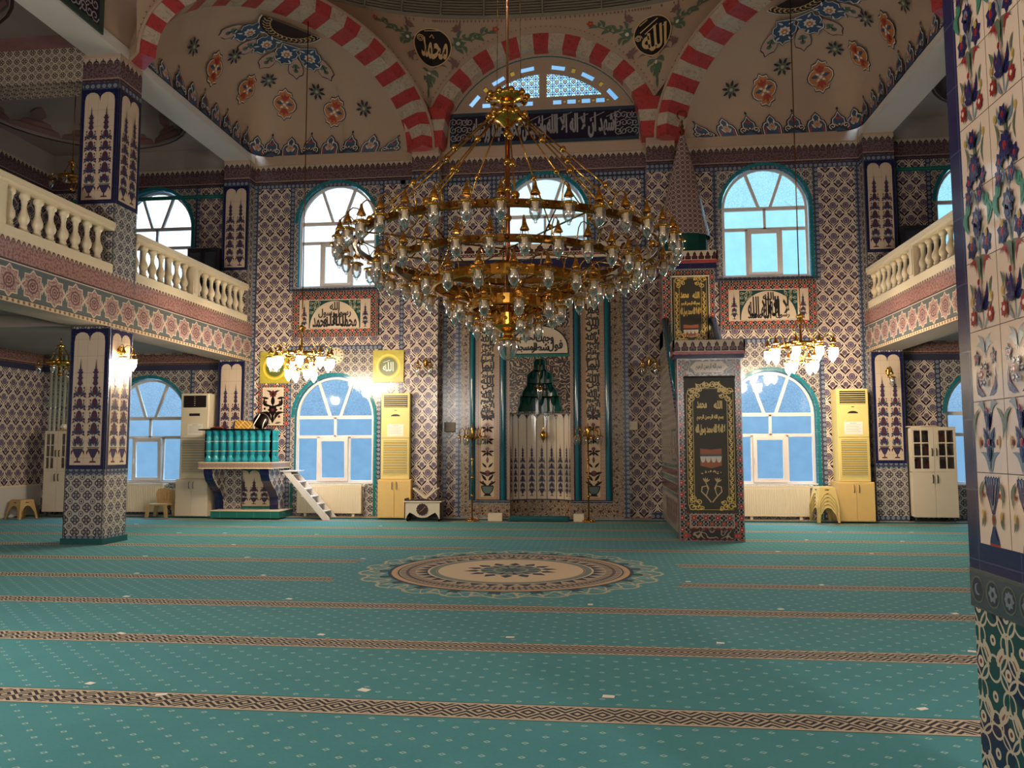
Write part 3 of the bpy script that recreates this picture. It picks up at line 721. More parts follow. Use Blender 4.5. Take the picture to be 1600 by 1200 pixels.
# ------------------------------------------------------------------ pillars and pilasters
for px in (-4.0, 1.45):
    mb = MB(); mb.box(px - .32, px + .32, 17.65, 18, .035, 8.66, T_TULIP); F = FRONT(17.65)
    mb.rect(px - .32, px + .32, 8.02, 8.5, F, T_CREST, .004); mb.rect(px - .32, px + .32, 7.85, 8.02, F, T_BORD, .004); mb.rect(px - .32, px + .32, 8.5, 8.66, F, M_PLAST, .004)
    for sg in (-1, 1): 
        a, b = sorted((px + sg * .32, px + sg * .27)); mb.rect(a, b, .04, 7.85, F, T_BORD, .003) if False else None
    mb.rect(px - .32, px + .32, .04, .2, F, T_BORD, .004)
    mb.build('pilaster', **S)
    z = 8.66
    cs = MB()
    for i, (h, w0, w1, m) in enumerate(((.34, .41, .45, M_RED), (.27, .45, .49, M_MAR), (.3, .49, .56, M_RED))):
        F = FRONT(17.5); cs.slab([[(px - w0, z), (px + w0, z), (px + w1, z + h), (px - w1, z + h)]], F, m, -.5, 0)
        z += h
    cs.build('arch_springer', **S)

def pillar(x0, x1, y0, y1, near_panels, plinth=True, ztop=8.56, both_sides=False):
    mb = MB(); mb.box(x0, x1, y0, y1, .0, ztop, T_GEO)
    for F, a, b in ((FRONT(y0), x0, x1), (EAST(x1), y0, y1), (WEST(x0), -y1, -y0)):
        mb.rect(a, b, 1.16, 1.26, F, T_BORD, .006); mb.rect(a, b, 8.02, 8.5, F, T_CREST, .006); mb.rect(a, b, 7.92, 8.02, F, T_BORD, .006); mb.rect(a, b, 8.5, 8.56, F, M_PLAST, .006)
        mb.rect(a, b, .04, .14, F, T_BORD, .004)
        for e in (a, b): mb.rect(e - .012 if e == b else e, e if e == b else e + .012, .1, 8.0, F, M_STEEL, .0135)
    o = mb.build('pillar', **S)
    if plinth:
        p = MB(); p.box(x0 - .03, x1 + .03, y0 - .03, y1 + .03, 0, .1, M_CARP); p.build('plinth', o)
    for F, a, b in near_panels:
        for z0, z1 in ((1.26, 3.66), (5.86, 7.92)): vase_panel('tile_panel', F, a, b, z0, z1, o, 2, .77 if z0 < 2 else .84)
    return o
PX0, PX1, PY0, PY1 = -9.02, XLI, 12.5, 13.15
pillar(PX0, PX1, PY0, PY1, [(FRONT(PY0), PX0, PX1), (EAST(PX1), PY0, PY1)])
pillar(MIR(PX1), MIR(PX0), PY0, PY1, [(FRONT(PY0), MIR(PX1), MIR(PX0)), (WEST(MIR(PX1)), -PY1, -PY0)])
pillar(-8.97, XLI, 17.68, 18, [(FRONT(17.68), -8.97, XLI)], False)
pillar(XRI, MIR(-8.97), 17.68, 18, [(FRONT(17.68), XRI, MIR(-8.97))], False)

# the near pillar with raised-relief flower tiles
NP = 1.415; NY0, NY1 = 2.45, 3.23
mb = MB(); mb.box(NP, NP + .75, NY0, NY1, 0, 8.6, T_HAT); o = mb.build('pillar', **S)
F = WEST(NP); W_ = lambda y: -y
mb = MB(); T = F; zb, zt = 1.145, 8.6
mb.slab([[(-NY1, zb), (-NY0, zb), (-NY0, zt), (-NY1, zt)]], T, T_NAVY, 0, .01)
mb.rect(-NY1 + .1, -NY0 - .1, zb + .1, zt, T, M_DARKG, .0102)
TH, TW = .262, .225; Q = Pl(T(0, 0, .012), T.ux, T.uy)
INK2 = {'n': plain('relief_cobalt', (40, 38, 84), .12, vary=.12, scale=30), 'r': plain('relief_red', (150, 44, 44), .12, vary=.1, scale=30), 'g': plain('relief_leaf_green', (92, 104, 84), .15, vary=.1, scale=30), 'y': plain('relief_ochre', (190, 156, 84), .15, vary=.08), 't': plain('relief_sea_green', (70, 128, 104), .15), 's': plain('relief_slate', (112, 124, 130), .15, vary=.08), 'w': plain('relief_white', (216, 200, 186), .15)}
M_NT = plain('blush_glazed_tile', (214, 186, 164), .07, vary=.015, scale=3)
def tile_art(k):
    A = []
    if k == 0:   # fluted vase
        A += [('r', [(-.2, .0), (.2, .0), (.19, .035), (-.19, .035)]), ('n', [(-.19, .035), (.19, .035), (.17, .1), (.1, .2), (.05, .28), (-.05, .28), (-.1, .2), (-.17, .1)]), ('g', circ(0, .36, .08, 10, 1.2)), ('r', leaf(0, .28, .17, .08, PI / 2)), ('n', [(-.05, .44), (.05, .44), (.12, .56), (.22, .7), (.27, .85), (.28, .95), (-.28, .95), (-.27, .85), (-.22, .7), (-.12, .56)])]
        A += [('s', stroke([(x * .18, .5), (x, .93)], .012)[0]) for x in (-.2, -.1, 0, .1, .2)] + [('w', circ(x, .96, .025, 6)) for x in (-.24, -.14, -.04, .06, .16, .25)]
        A += both([('g', leaf(.26, .9, .4, .1, -1.3, .25)), ('y', leaf(.36, .5, .2, .1, -1.9)), ('g', leaf(.3, .42, .2, .08, -1.1)), ('r', circ(.3, .7, .04, 8))])
    elif k == 1:  # iris bouquet
        A += [('s', leaf(0, 0, .8, .1, PI / 2))] + both([('s', leaf(.02, 0, .6, .1, 1.2, .12)), ('s', leaf(.04, 0, .42, .1, .75, .25)), ('n', leaf(.02, .4, .3, .13, .9)), ('n', leaf(0, .58, .34, .13, 1.05, .1)), ('n', leaf(.02, .45, .2, .1, -.5)), ('y', leaf(.36, .52, .2, .1, -1.6)), ('g', leaf(.3, .9, .5, .1, -1.2, .3)), ('r', circ(.3, .42, .045, 8)), ('s', leaf(.1, .8, .3, .12, .5, .3))]) + [('n', leaf(0, .4, .25, .16, -PI / 2)), ('r', circ(0, .42, .06, 8)), ('r', circ(0, .86, .05, 8)), ('n', leaf(0, .55, .36, .14, PI / 2))]
    elif k == 2:  # crescent pair under a ring of rosettes
        A += both([('n', leaf(.05, .06, .5, .14, .95, -.3)), ('r', leaf(.12, .12, .36, .05, .95, -.3)), ('s', leaf(.02, .6, .4, .1, 1.0, .2)), ('s', leaf(.03, .66, .3, .1, .4, .25))] + flower(.3, .6, .13, 'n', 'r', 5, .4))
        for i in range(6): A += flower(.13 * cos(i * PI / 3), .36 + .13 * sin(i * PI / 3), .07, 'n', 'w', 5)
        A += flower(0, .36, .08, 'r', 'w', 6)
    elif k == 3:  # tulip with carnations and drooping striped leaves
        A += [('s', leaf(0, 0, .4, .06, PI / 2))] + both([('s', leaf(.02, .0, .3, .07, 1.0, -.1)), ('g', leaf(.03, .62, .5, .16, .75, .5)), ('r', leaf(.1, .74, .36, .08, .5, .5)), ('n', leaf(.02, .3, .4, .14, 1.1, -.15)), ('n', leaf(.02, .28, .25, .12, .3)), ('r', circ(.14, .48, .04, 6)), ('g', leaf(.4, .7, .3, .08, -1.8, -.2)), ('y', leaf(.34, .5, .16, .1, -1.4)), ('g', leaf(.36, .36, .25, .08, -1.9, -.3))] + flower(.3, .18, .13, 'r', 'w', 8)) + [('n', leaf(0, .22, .42, .2, PI / 2)), ('s', leaf(0, .3, .24, .1, PI / 2)), ('r', circ(0, .66, .05, 8))]
    elif k == 4:  # blue lilies and a curled sea-green leaf
        A += [('s', leaf(0, 0, .9, .07, PI / 2))] + both([('s', leaf(0, .0, .5, .06, 1.15, .1))] + flower(.27, .2, .2, 'n', 'r', 6, .3) + [('y', circ(.27, .32, .06, 8)), ('t', leaf(.36, .4, .42, .2, 1.75, -.35)), ('t', circ(.34, .78, .1, 10)), ('s', leaf(.02, .75, .35, .07, 1.1, .1))]) + flower(0, .55, .2, 'n', 'r', 8) + [('s', circ(0, .52, .09, 10, 1.3)), ('n', leaf(0, .3, .2, .2, PI / 2))] + flower(.2, .9, .15, 'n', 'r', 5) + flower(-.22, .92, .15, 'n', 'r', 5)
    elif k == 5:
        A += [('s', leaf(0, 0, .9, .07, PI / 2))] + both([('g', leaf(.02, .3, .6, .14, .9, .4)), ('g', leaf(.02, .1, .5, .12, 1.2, .3)), ('s', leaf(.02, .6, .4, .1, .9, -.2)), ('y', circ(.34, .75, .06, 8)), ('g', leaf(.36, .7, .4, .07, -1.7, -.2))] + flower(.24, .14, .15, 'n', 'r', 6)) + flower(0, .3, .22, 'n', 'r', 9) + flower(0, .72, .16, 'n', 'r', 6)
    return A
yy = NY1 - .1; c = 0
while yy - TW > NY0:
    z = zb + .1; r = 0
    while z + TH < 6.2:
        x0 = -yy; mb.rect(x0 + .0015, x0 + TW - .0015, z + .0015, z + TH - .0015, T, M_NT, .012)
        k = r if r < 6 else 3 + (r - 6) % 3
        Qm = lambda a, b, d=0.0: Q(a, b, d)
        for i, (mk, pts) in enumerate(tile_art(k)):
            P = [(x0 + TW / 2 + a * TW * .86, z + b * TH) for a, b in pts]; mb.poly(P, Q, INK2[mk], .0006 + .0003 * i)
            if mk in 'nrty' and len(P) > 5: mb.poly([(sum(t[0] for t in P) / len(P) * .45 + a * .55, sum(t[1] for t in P) / len(P) * .45 + b * .55) for a, b in P], Q, INK2[mk], .0006 + .0003 * i + .0012)
        z += TH; r += 1
    yy -= TW; c += 1
mb.build('flower_tile_panel', o)
mb = MB(); mb.slab([[(-NY1, 1.0), (-NY0, 1.0), (-NY0, 1.145), (-NY1, 1.145)]], F, plain('slate_frieze_glaze', (62, 74, 82), .15), 0, .012)
mb.rect(-NY1, -NY0, 1.13, 1.145, F, M_STEEL, .0122); mb.rect(-NY1, -NY0, 1.0, 1.008, F, M_STEEL, .0122)
y = -NY1 + .06; k = 0
while y < -NY0:
    mb.motif([('s', circ(0, 0, .05, 16))] + [('k', circ(0, 0, .044, 16))] + ([('w', circ(0, 0, .022, 12)), ('k', circ(.008, .003, .018, 12))] if k == 0 else flower(0, 0, .034, 'w', 'k', 6 if k % 2 else 8)), Pl(F(0, 0, .012), F.ux, F.uy), {'s': INK2['g'], 'k': M_NAVYP, 'w': INK2['s']}, .001, y, 1.07)
    y += .115; k += 1
mb.build('medallion_frieze', o)

# ------------------------------------------------------------------ galleries
def gallery(m):
    f = (lambda x: x) if not m else MIR
    def bx(mb, a, b, *r): mb.box(min(f(a), f(b)), max(f(a), f(b)), *r)
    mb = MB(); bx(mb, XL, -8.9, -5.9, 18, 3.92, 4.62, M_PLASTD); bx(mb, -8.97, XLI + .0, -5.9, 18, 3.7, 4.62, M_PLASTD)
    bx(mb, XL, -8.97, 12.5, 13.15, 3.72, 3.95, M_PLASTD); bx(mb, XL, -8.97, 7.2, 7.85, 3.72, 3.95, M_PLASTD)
    F = EAST(f(XLI)) if not m else WEST(f(XLI)); a, b = (-5.9, 17.99) if not m else (-17.99, 5.9)
    mb.rect(a, b, 3.69, 4.62, F, T_STAR, .012); mb.build('gallery_floor', **S)
    bal = []
    for y0, y1, post in ((13.17, 17.68, 15.29), (7.2, 12.48, 9.93)):
        if m and y0 < 13: continue
        lab = {(0, 13.17): 'cream stone balustrade of the gallery between the tiled square pillar and the far wall', (0, 7.2): 'cream stone balustrade running off the picture edge, ending at the tiled square pillar', (1, 13.17): 'cream stone balustrade running behind the flower-tiled near pillar'}[(m, y0)]
        t = thing('balustrade', lab, 'balustrade', (f(-8.42), (y0 + y1) / 2, 4.62), 'gallery balustrades'); bal.append(t)
        q = MB(); bx(q, -8.54, XLI + .02, y0, y1, 4.62, 4.77, M_STONE); q.build('bottom_rail', t)
        q = MB(); bx(q, -8.53, XLI + .03, y0, y1, 5.36, 5.41, M_STONE); bx(q, -8.55, XLI + .05, y0, y1, 5.41, 5.5, M_STONE); q.build('top_rail', t)
        q = MB(); bx(q, -8.54, XLI + .01, post - .1, post + .1, 4.76, 5.4, M_STONE); bx(q, -8.5, XLI + .025, post - .06, post + .06, 4.82, 5.32, M_STONE); q.build('newel_post', t)
        P = [(.0, 0), (.075, 0), (.075, .05), (.05, .06), (.06, .09), (.05, .12), (.045, .125), (.078, .19), (.082, .24), (.06, .3), (.04, .35), (.036, .42), (.044, .47), (.05, .475), (.042, .49), (.07, .53), (.075, .535), (.075, .6), (0, .6)]
        q = MB(); c = f(-8.42); q.lathe(P, (0, 0, 0), M_STONE, 14); me = q.mesh('baluster')
        ys = [post + sg * (.28 + .287 * k) for sg in (-1, 1) for k in range(9)]
        for y in sorted(ys):
            if y0 + .1 < y < y1 - .1:
                ob = bpy.data.objects.new('baluster', me); COL.objects.link(ob); ob.parent = t; ob.location = (0, y - t.location.y, 4.765 - 4.62)
    # upper beam, aisle ceiling with a painted shallow dome per bay
    mb = MB(); bx(mb, -8.97, XLI, -5.9, 18, 8.56, 8.76, M_PLASTW); mb.build('upper_beam', **S)
    mb = MB(); bx(mb, -8.97, XLI - .02, -5.9, 13.14, 8.76, 12, M_PLAST)
    bx(mb, XL, -8.97, 12.55, 13.1, 8.12, 9.3, T_GEOS)
    if not m: mb.rect(XL, -8.97, 8.75, 9.2, FRONT(12.55), M_MAUVE, .01)
    mb.build('aisle_beam', **S)
    cx = f(-11.3)
    mb = MB(); ring = lambda cy, r: [(cx + r * cos(2 * PI * i / 40), cy + r * sin(2 * PI * i / 40)) for i in range(40)]
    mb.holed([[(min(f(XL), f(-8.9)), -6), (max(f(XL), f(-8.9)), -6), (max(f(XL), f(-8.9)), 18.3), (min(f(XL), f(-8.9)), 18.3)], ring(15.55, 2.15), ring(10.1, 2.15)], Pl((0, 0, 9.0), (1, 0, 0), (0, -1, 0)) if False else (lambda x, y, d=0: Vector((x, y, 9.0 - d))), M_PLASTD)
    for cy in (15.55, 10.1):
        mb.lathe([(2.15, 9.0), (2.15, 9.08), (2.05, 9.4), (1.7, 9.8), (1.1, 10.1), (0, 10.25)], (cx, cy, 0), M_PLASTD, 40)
        mb.lathe([(2.15, 9.02), (2.18, 8.98), (2.22, 9.0)], (cx, cy, 0), M_MAHOG, 40)
        prof = [(2.14, 9.05), (2.05, 9.38), (1.7, 9.78)]
        def onp(a, t):
            t = max(0.0, min(1.99, t)); i = int(t); k = t - i; r = prof[i][0] * (1 - k) + prof[i + 1][0] * k - .015; zz = prof[i][1] * (1 - k) + prof[i + 1][1] * k - .012; return Vector((cx + r * cos(a), cy + r * sin(a), zz))
        for k in range(12):
            a = 2 * PI * k / 12; pts = [(-.26, 0), (.26, 0), (.24, .35), (.17, .5), (.15, .75), (.08, .85), (.05, .95), (.09, 1.15), (.05, 1.4), (0, 1.55), (-.05, 1.4), (-.09, 1.15), (-.05, .95), (-.08, .85), (-.15, .75), (-.17, .5), (-.24, .35)]
            tr = tessellate_polygon([[Vector((x, y, 0)) for x, y in pts]]); mb.add([onp(a + x, y) for x, y in pts], [tuple(t) for t in tr], M_MAUVE)
    mb.build('ceiling_aisle', **S)
    return bal
gallery(0); gallery(1)

# ------------------------------------------------------------------ arches, half-domes, pendentives, dome
def voussoirs(mb, inner, outer, T, d0, d1, n):
    """ring of alternating blocks between two curves (functions of 0..1)"""
    for k in range(n):
        a, b = k / n, (k + 1) / n; sub = 3; ts = [a + (b - a) * i / sub for i in range(sub + 1)]
        pts = [inner(t) for t in ts] + [outer(t) for t in reversed(ts)]
        mb.slab([pts], T, M_RED if k % 2 == 0 else M_MAR, d0, d1)
AC, AZ = -1.27, 8.5
mb = MB(); a0 = math.radians(24)
cr = lambda r: (lambda t: (AC + r * cos(PI - a0 - (PI - 2 * a0) * t), AZ + r * sin(PI - a0 - (PI - 2 * a0) * t)))
voussoirs(mb, cr(2.47), cr(2.84), FRONT(17.72), -.28, 0, 17)
mb.slab([[cr(2.84)(i / 30) for i in range(31)] + [cr(2.9)(1 - i / 30) for i in range(31)]], FRONT(17.7), M_PLAST, -.3, 0)
mb.build('stone_arch', **S)

P0, P1 = Vector((XLI, 13.1, 0)), Vector((-4.4, 17.7, 0)); DU = (P1 - P0).normalized(); DN = Vector((DU.y, -DU.x, 0)); DL = (P1 - P0).length
EA, EB, EZ = 2.96, 2.12, 8.57
def dome_corner(m):
    sx = (lambda p: Vector((MIR(p[0]), p[1], p[2]))) if m else (lambda p: Vector(p))
    def T(u, z, d=0.0): return sx(P0 + DU * u + DN * d + Vector((0, 0, z)))
    el = lambda e: (lambda t: (DL / 2 - (EA + e) * cos(PI * t), EZ + (EB + e) * sin(PI * t)))
    mb = MB(); voussoirs(mb, el(0), el(.29), T, 0, .6, 27)
    mb.slab([[el(.29)(i / 40) for i in range(41)] + [el(.34)(1 - i / 40) for i in range(41)]], T, M_PLAST, 0, .63)
    mb.build('stone_arch', **S)
    # half-dome over the corner: from the two wall tops up and over to the arch
    L1, L2 = 18 - 13.15, -4.35 - XLI; tot = L1 + L2; r = .55
    def base(t):
        s_ = t * tot
        if s_ < L1 - r: return Vector((XLI - .02, 13.15 + s_, 8.72))
        if s_ < L1 + r:
            q = (s_ - L1 + r) / (2 * r); A, B, C = Vector((XLI - .02, 18 - r, 8.72)), Vector((XLI - .02, 17.98, 8.72)), Vector((XLI + r, 17.98, 8.72)); return A * (1 - q) ** 2 + B * 2 * q * (1 - q) + C * q * q
        return Vector((XLI + s_ - L1, 17.98, 8.72))
    def top(t):
        tt = .5 + (t - .5) * 1.0; u, z = el(0)(tt); return P0 + DU * u + DN * .02 + Vector((0, 0, max(z + .02, 8.73)))
    def surf(t, s_):
        t = max(0, min(1, t)); s_ = max(0, min(1, s_)); B, A = base(t), top(t); f = 1 - cos(s_ * PI / 2); g = sin(s_ * PI / 2)
        return Vector((B.x + (A.x - B.x) * f, B.y + (A.y - B.y) * f, B.z + (A.z - B.z) * g))
    NT, NS = 64, 18; vs = [sx(surf(i / NT, j / NS)) for i in range(NT + 1) for j in range(NS + 1)]
    mb = MB(); mb.add(vs, [(i * (NS + 1) + j, i * (NS + 1) + j + 1, (i + 1) * (NS + 1) + j + 1, (i + 1) * (NS + 1) + j) for i in range(NT) for j in range(NS)], M_PLAST, True)
    def inward(p): q = Vector((-2.5, 11.5, 8.6)) - p; return q.normalized()
    def at(t, s_, lift=.05):
        p = surf(t, s_); e = .004; dt = (surf(t + e, s_) - surf(t - e, s_)).length / (2 * e); ds = (surf(t, s_ + e) - surf(t, s_ - e)).length / (2 * e)
        ux = (surf(t + e, s_) - surf(t - e, s_)).normalized(); uy = surf(t, s_ + e) - surf(t, s_ - e); uy = (uy - ux * uy.dot(ux)).normalized(); nn = uy.cross(ux) * -1
        if nn.dot(inward(p)) < 0: nn = -nn
        def Q(x, y, d=0.0): return sx(p + ux * x + uy * y + nn * (lift + d))
        return Q
    # painted palmettes along the foot of the half-dome
    def pal(a):
        if a: return [('k', [(-.24, 0), (.24, 0), (.25, .2), (.2, .33), (.13, .36), (.1, .45), (0, .56), (-.1, .45), (-.13, .36), (-.2, .33), (-.25, .2)]), ('w', [(-.21, 0), (.21, 0), (.22, .2), (.17, .31), (.1, .34), (.08, .43), (0, .52), (-.08, .43), (-.1, .34), (-.17, .31), (-.22, .2)]), ('b', [(-.19, 0), (.19, 0), (.2, .2), (.15, .29), (.09, .32), (.06, .42), (0, .49), (-.06, .42), (-.09, .32), (-.15, .29), (-.2, .2)])] + both([('w', leaf(.03, .1, .16, .05, .9)), ('w', leaf(.05, .28, .14, .04, 1.3)), ('r', leaf(.17, 0, .2, .04, 1.6, .1))]) + flower(0, .21, .11, 'p', 'o', 8)
        return [('k', [(-.27, 0), (.27, 0), (.27, .16), (.19, .24), (.17, .36), (.08, .44), (0, .58), (-.08, .44), (-.17, .36), (-.19, .24), (-.27, .16)]), ('w', [(-.15, .2), (.15, .2), (.14, .34), (.06, .42), (0, .54), (-.06, .42), (-.14, .34)]), ('b', [(-.13, .2), (.13, .2), (.12, .33), (.05, .4), (0, .5), (-.05, .4), (-.12, .33)]), ('k', [(-.02, .58), (.02, .58), (.03, .63), (0, .67), (-.03, .63)]), ('b', [(-.18, 0), (.18, 0), (0, .1)])] + both([('w', q) for q in stroke(spiral(.15, .14, .085, 1.2, -1.2, 1, 9), .011)] + [('r', leaf(0, .3, .12, .05, 1.0)), ('p', leaf(.02, .12, .16, .04, .7))]) + [('w', circ(0, .17, .025, 6))]
    PM = {'k': M_NAVYP, 'w': M_WHITE, 'b': M_BLUE, 'p': M_PINK, 'o': M_ORANGE, 'r': M_REDP, 'd': M_MAUVE, 'l': M_OLIVE, 'g': M_GOLDT, 'K': M_BLACK}
    def footT(t):
        e = .004; w = []
        for y in (0.0, .42):
            A = top(max(.02, min(.98, t))); g = min(.97, (8.74 + y - 8.72) / max(.15, A.z - 8.72)); s_ = math.asin(max(0, g)) * 2 / PI; w.append(surf(t, s_))
        ux = (base(t + e) - base(t - e)).normalized(); uy = (w[1] - w[0]).normalized(); nn = ux.cross(uy)
        if nn.dot(inward(w[0])) < 0: nn = -nn
        def Q(x, y, d=0.0): return sx(w[0] + ux * x + uy * y + nn * (.03 + d))
        return Q
    k = 0; s_ = .34
    while s_ < tot - .25:
        mb.motif(pal(k % 2), footT(s_ / tot), PM, .001, sx=.92, sy=.82, dk=.002); s_ += .49; k += 1
    for i in range(60):
        a, b = .02 + .96 * i / 60, .02 + .96 * (i + 1) / 60; mb.add([sx(base(a) + inward(base(a)) * .03), sx(base(b) + inward(base(b)) * .03), sx(base(b) + inward(base(b)) * .03 + Vector((0, 0, .022))), sx(base(a) + inward(base(a)) * .03 + Vector((0, 0, .022)))], [(0, 1, 2, 3)], M_NAVYP)
    def cart(sc):
        o = [(0, .52), (.08, .42), (.2, .4), (.22, .3), (.16, .25), (.27, .2), (.36, .07), (.36, -.07), (.27, -.2), (.16, -.25), (.22, -.3), (.2, -.4), (.08, -.42), (0, -.52)]
        full = o + [(-x, y) for x, y in o[-2:0:-1]]
        q = lambda f: [(x * f, y * f) for x, y in full][::-1]
        A = [('k', q(1)), ('w', q(.93)), ('o', q(.86))] + both([('r', leaf(.01, .12, .2, .08, 1.0)), ('r', leaf(.01, -.12, .2, .08, -1.0)), ('b', leaf(.06, .02, .2, .1, .1)), ('w', leaf(.03, .05, .12, .06, .6)), ('w', leaf(.03, -.05, .12, .06, -.6))]) + [('r', leaf(0, .1, .24, .1, PI / 2)), ('r', leaf(0, -.1, .24, .1, -PI / 2)), ('w', circ(0, 0, .05, 8))]
        return A
    def star(): return [('k', leaf(.07 * cos(a), .07 * sin(a), .14, .06, a)) for a in [i * PI / 4 for i in range(8)]] + [('l', circ(0, 0, .09, 10)), ('p', circ(0, 0, .04, 8))]
    for t, s_ in ((.3, .44), (.445, .40), (.60, .42), (.74, .47)): mb.motif(cart(1), at(t, s_), PM, .002, sx=.78, sy=.78, dk=.002)
    for t, s_ in ((.22, .62), (.375, .58), (.52, .54), (.665, .58), (.80, .66)): mb.motif(star(), at(t, s_), PM, .002, dk=.002)
    def bigp(): # blue petal of the crown medallion
        o = [(0, -.55), (.06, -.45), (.2, -.42), (.27, -.3), (.2, -.22), (.3, -.12), (.3, .05), (.22, .12), (.24, .3)]
        full = o + [(-x, y) for x, y in o[::-1]][:-1]; q = lambda f: [(x * f, y * f) for x, y in full]
        return [('k', q(1)), ('w', q(.95)), ('b', q(.88))] + flower(0, -.05, .16, 'w', 'r', 8) + flower(0, -.05, .1, 'o', 'w', 6) + both([('w', leaf(.1, -.2, .16, .05, -.9)), ('w', leaf(.06, .18, .16, .05, .6))])
    def pinkp():
        o = [(0, -.6), (.08, -.48), (.2, -.4), (.22, -.25), (.2, -.1), (.14, .1), (.05, .25)]; full = o + [(-x, y) for x, y in o[::-1]][:-1]; q = lambda f: [(x * f, y * f) for x, y in full]
        return [('k', q(1)), ('p', q(.93))] + [('l', circ(0, -.08, .08, 8)), ('l', circ(0, -.26, .075, 8)), ('K', leaf(0, -.3, .3, .04, PI / 2))] + both([('l', leaf(.0, -.14, .14, .08, .3))])
    for i in range(5):
        a = (i - 2) * .42
        mb.motif(pinkp(), at(.5 + .155 * sin(a) * 1.12, .99 - .30 * cos(a)), PM, .002, rot=a * 1.0, sx=.8, sy=.8, dk=.002)
    for i in range(4):
        a = (i - 1.5) * .42
        mb.motif(bigp(), at(.5 + .135 * sin(a) * 1.12, 1.0 - .235 * cos(a), .08), PM, .004, rot=a * 1.0, sx=.86, sy=.86, dk=.002)
    hc = lambda r: [(r * cos(PI + PI * i / 20), -.02 + r * sin(PI + PI * i / 20)) for i in range(21)]
    Q = at(.5, .985, .1); mb.motif([('w', hc(.7)), ('K', hc(.67))], Q, PM, .05, dk=.004)
    for i in range(16):
        a = PI + PI * (i + .5) / 16; mb.motif([('g', q) for q in stroke(spiral(.52 * cos(a), .52 * sin(a), .1, 1.0, a, 1, 8), .012)], Q, PM, .065)
    mb.build('ceiling_half_dome', **S)
dome_corner(0); dome_corner(1)

# pendentives between arches and dome ring
DCX, DCY = XC, 10.4
def ringp(a, z=11.75, f=1.0):
    c, s_ = cos(a), sin(a); return Vector((DCX + 7.1 * f * math.copysign(abs(c) ** .8, c), DCY + 7.3 * f * math.copysign(abs(s_) ** .8, s_), z))
low = []
for i in range(30):
    t = .02 + .96 * i / 29; u, z = DL / 2 - (EA + .33) * cos(PI * t), EZ + (EB + .33) * sin(PI * t); p = P0 + DU * u + DN * .58; low.append(Vector((p.x, p.y, z)))
left = [p for p in low if p.x < -4.05]
mid = [Vector((AC + 2.88 * cos(a), 17.72, AZ + 2.88 * sin(a))) for a in [PI - a0 - (PI - 2 * a0) * i / 30 for i in range(31)]]
low = left + mid + [Vector((MIR(p.x), p.y, p.z)) for p in reversed(left)]
def ang(p):
    # ring parameter whose plan direction matches the point's
    th = math.atan2(p.y - DCY, p.x - DCX); lo, hi = 0.0, PI
    for _ in range(40):
        m = (lo + hi) / 2; q = ringp(m); 
        if math.atan2(q.y - DCY, q.x - DCX) < th: lo = m
        else: hi = m
    return lo
LA = [ang(p) for p in low]
def pend(i, s_):
    i = max(0, min(len(low) - 1.001, i)); k = int(i); f = i - k; A = low[k] * (1 - f) + low[k + 1] * f; B = ringp(LA[k] * (1 - f) + LA[k + 1] * f)
    return A * (1 - s_) + B * s_
mb = MB(); n = len(low); K = 8
mb.add([pend(i, j / K) for i in range(n) for j in range(K + 1)], [(i * (K + 1) + j, i * (K + 1) + j + 1, (i + 1) * (K + 1) + j + 1, (i + 1) * (K + 1) + j) for i in range(n - 1) for j in range(K)], M_PLAST, True)
PM = {'k': M_NAVYP, 'w': M_WHITE, 'b': M_BLUE, 'o': M_ORANGE, 'r': M_REDP, 'd': M_MAUVE, 'l': M_OLIVE, 'g': M_GOLDT, 'K': M_BLACK}
kl = len(left)
toc = lambda p: (Vector((DCX, DCY, 9.5)) - p).normalized()
# dotted border under the ring and beside the arches
for i in range(0, 150):
    q = i * (n - 1) / 150.0; p = pend(q, .985); p += toc(p) * .02 - Vector((0, 0, .06)); mb.add([p + Vector((-.02, 0, 0)), p + Vector((0, 0, -.05)), p + Vector((.02, 0, 0)), p + Vector((0, 0, .03))], [(0, 1, 2, 3)], M_MAUVE)
    if i % 1 == 0:
        p = low[int(q)] * (1 - q % 1) + low[min(n - 1, int(q) + 1)] * (q % 1); b = pend(q, 1.0); L = (b - p).length
        if L > .25: v = p + (b - p) * (.11 / L) + toc(p) * .03; mb.add([v + Vector((-.018, 0, 0)), v + Vector((0, 0, -.018)), v + Vector((.018, 0, 0)), v + Vector((0, 0, .018))], [(0, 1, 2, 3)], M_MAUVE)
PV, PFc = [pend(i, j / K) for i in range(n) for j in range(K + 1)], [(i * (K + 1) + j, i * (K + 1) + j + 1, (i + 1) * (K + 1) + j + 1, (i + 1) * (K + 1) + j) for i in range(n - 1) for j in range(K)]
from mathutils.bvhtree import BVHTree
PT = BVHTree.FromPolygons(PV, PFc)
mb.build('ceiling_pendentive', **S)
def tilted(p, nrm):
    n_ = nrm.normalized(); ux = Vector((0, 0, 1)).cross(n_).normalized(); uy = n_.cross(ux); return Pl(p, ux, uy)
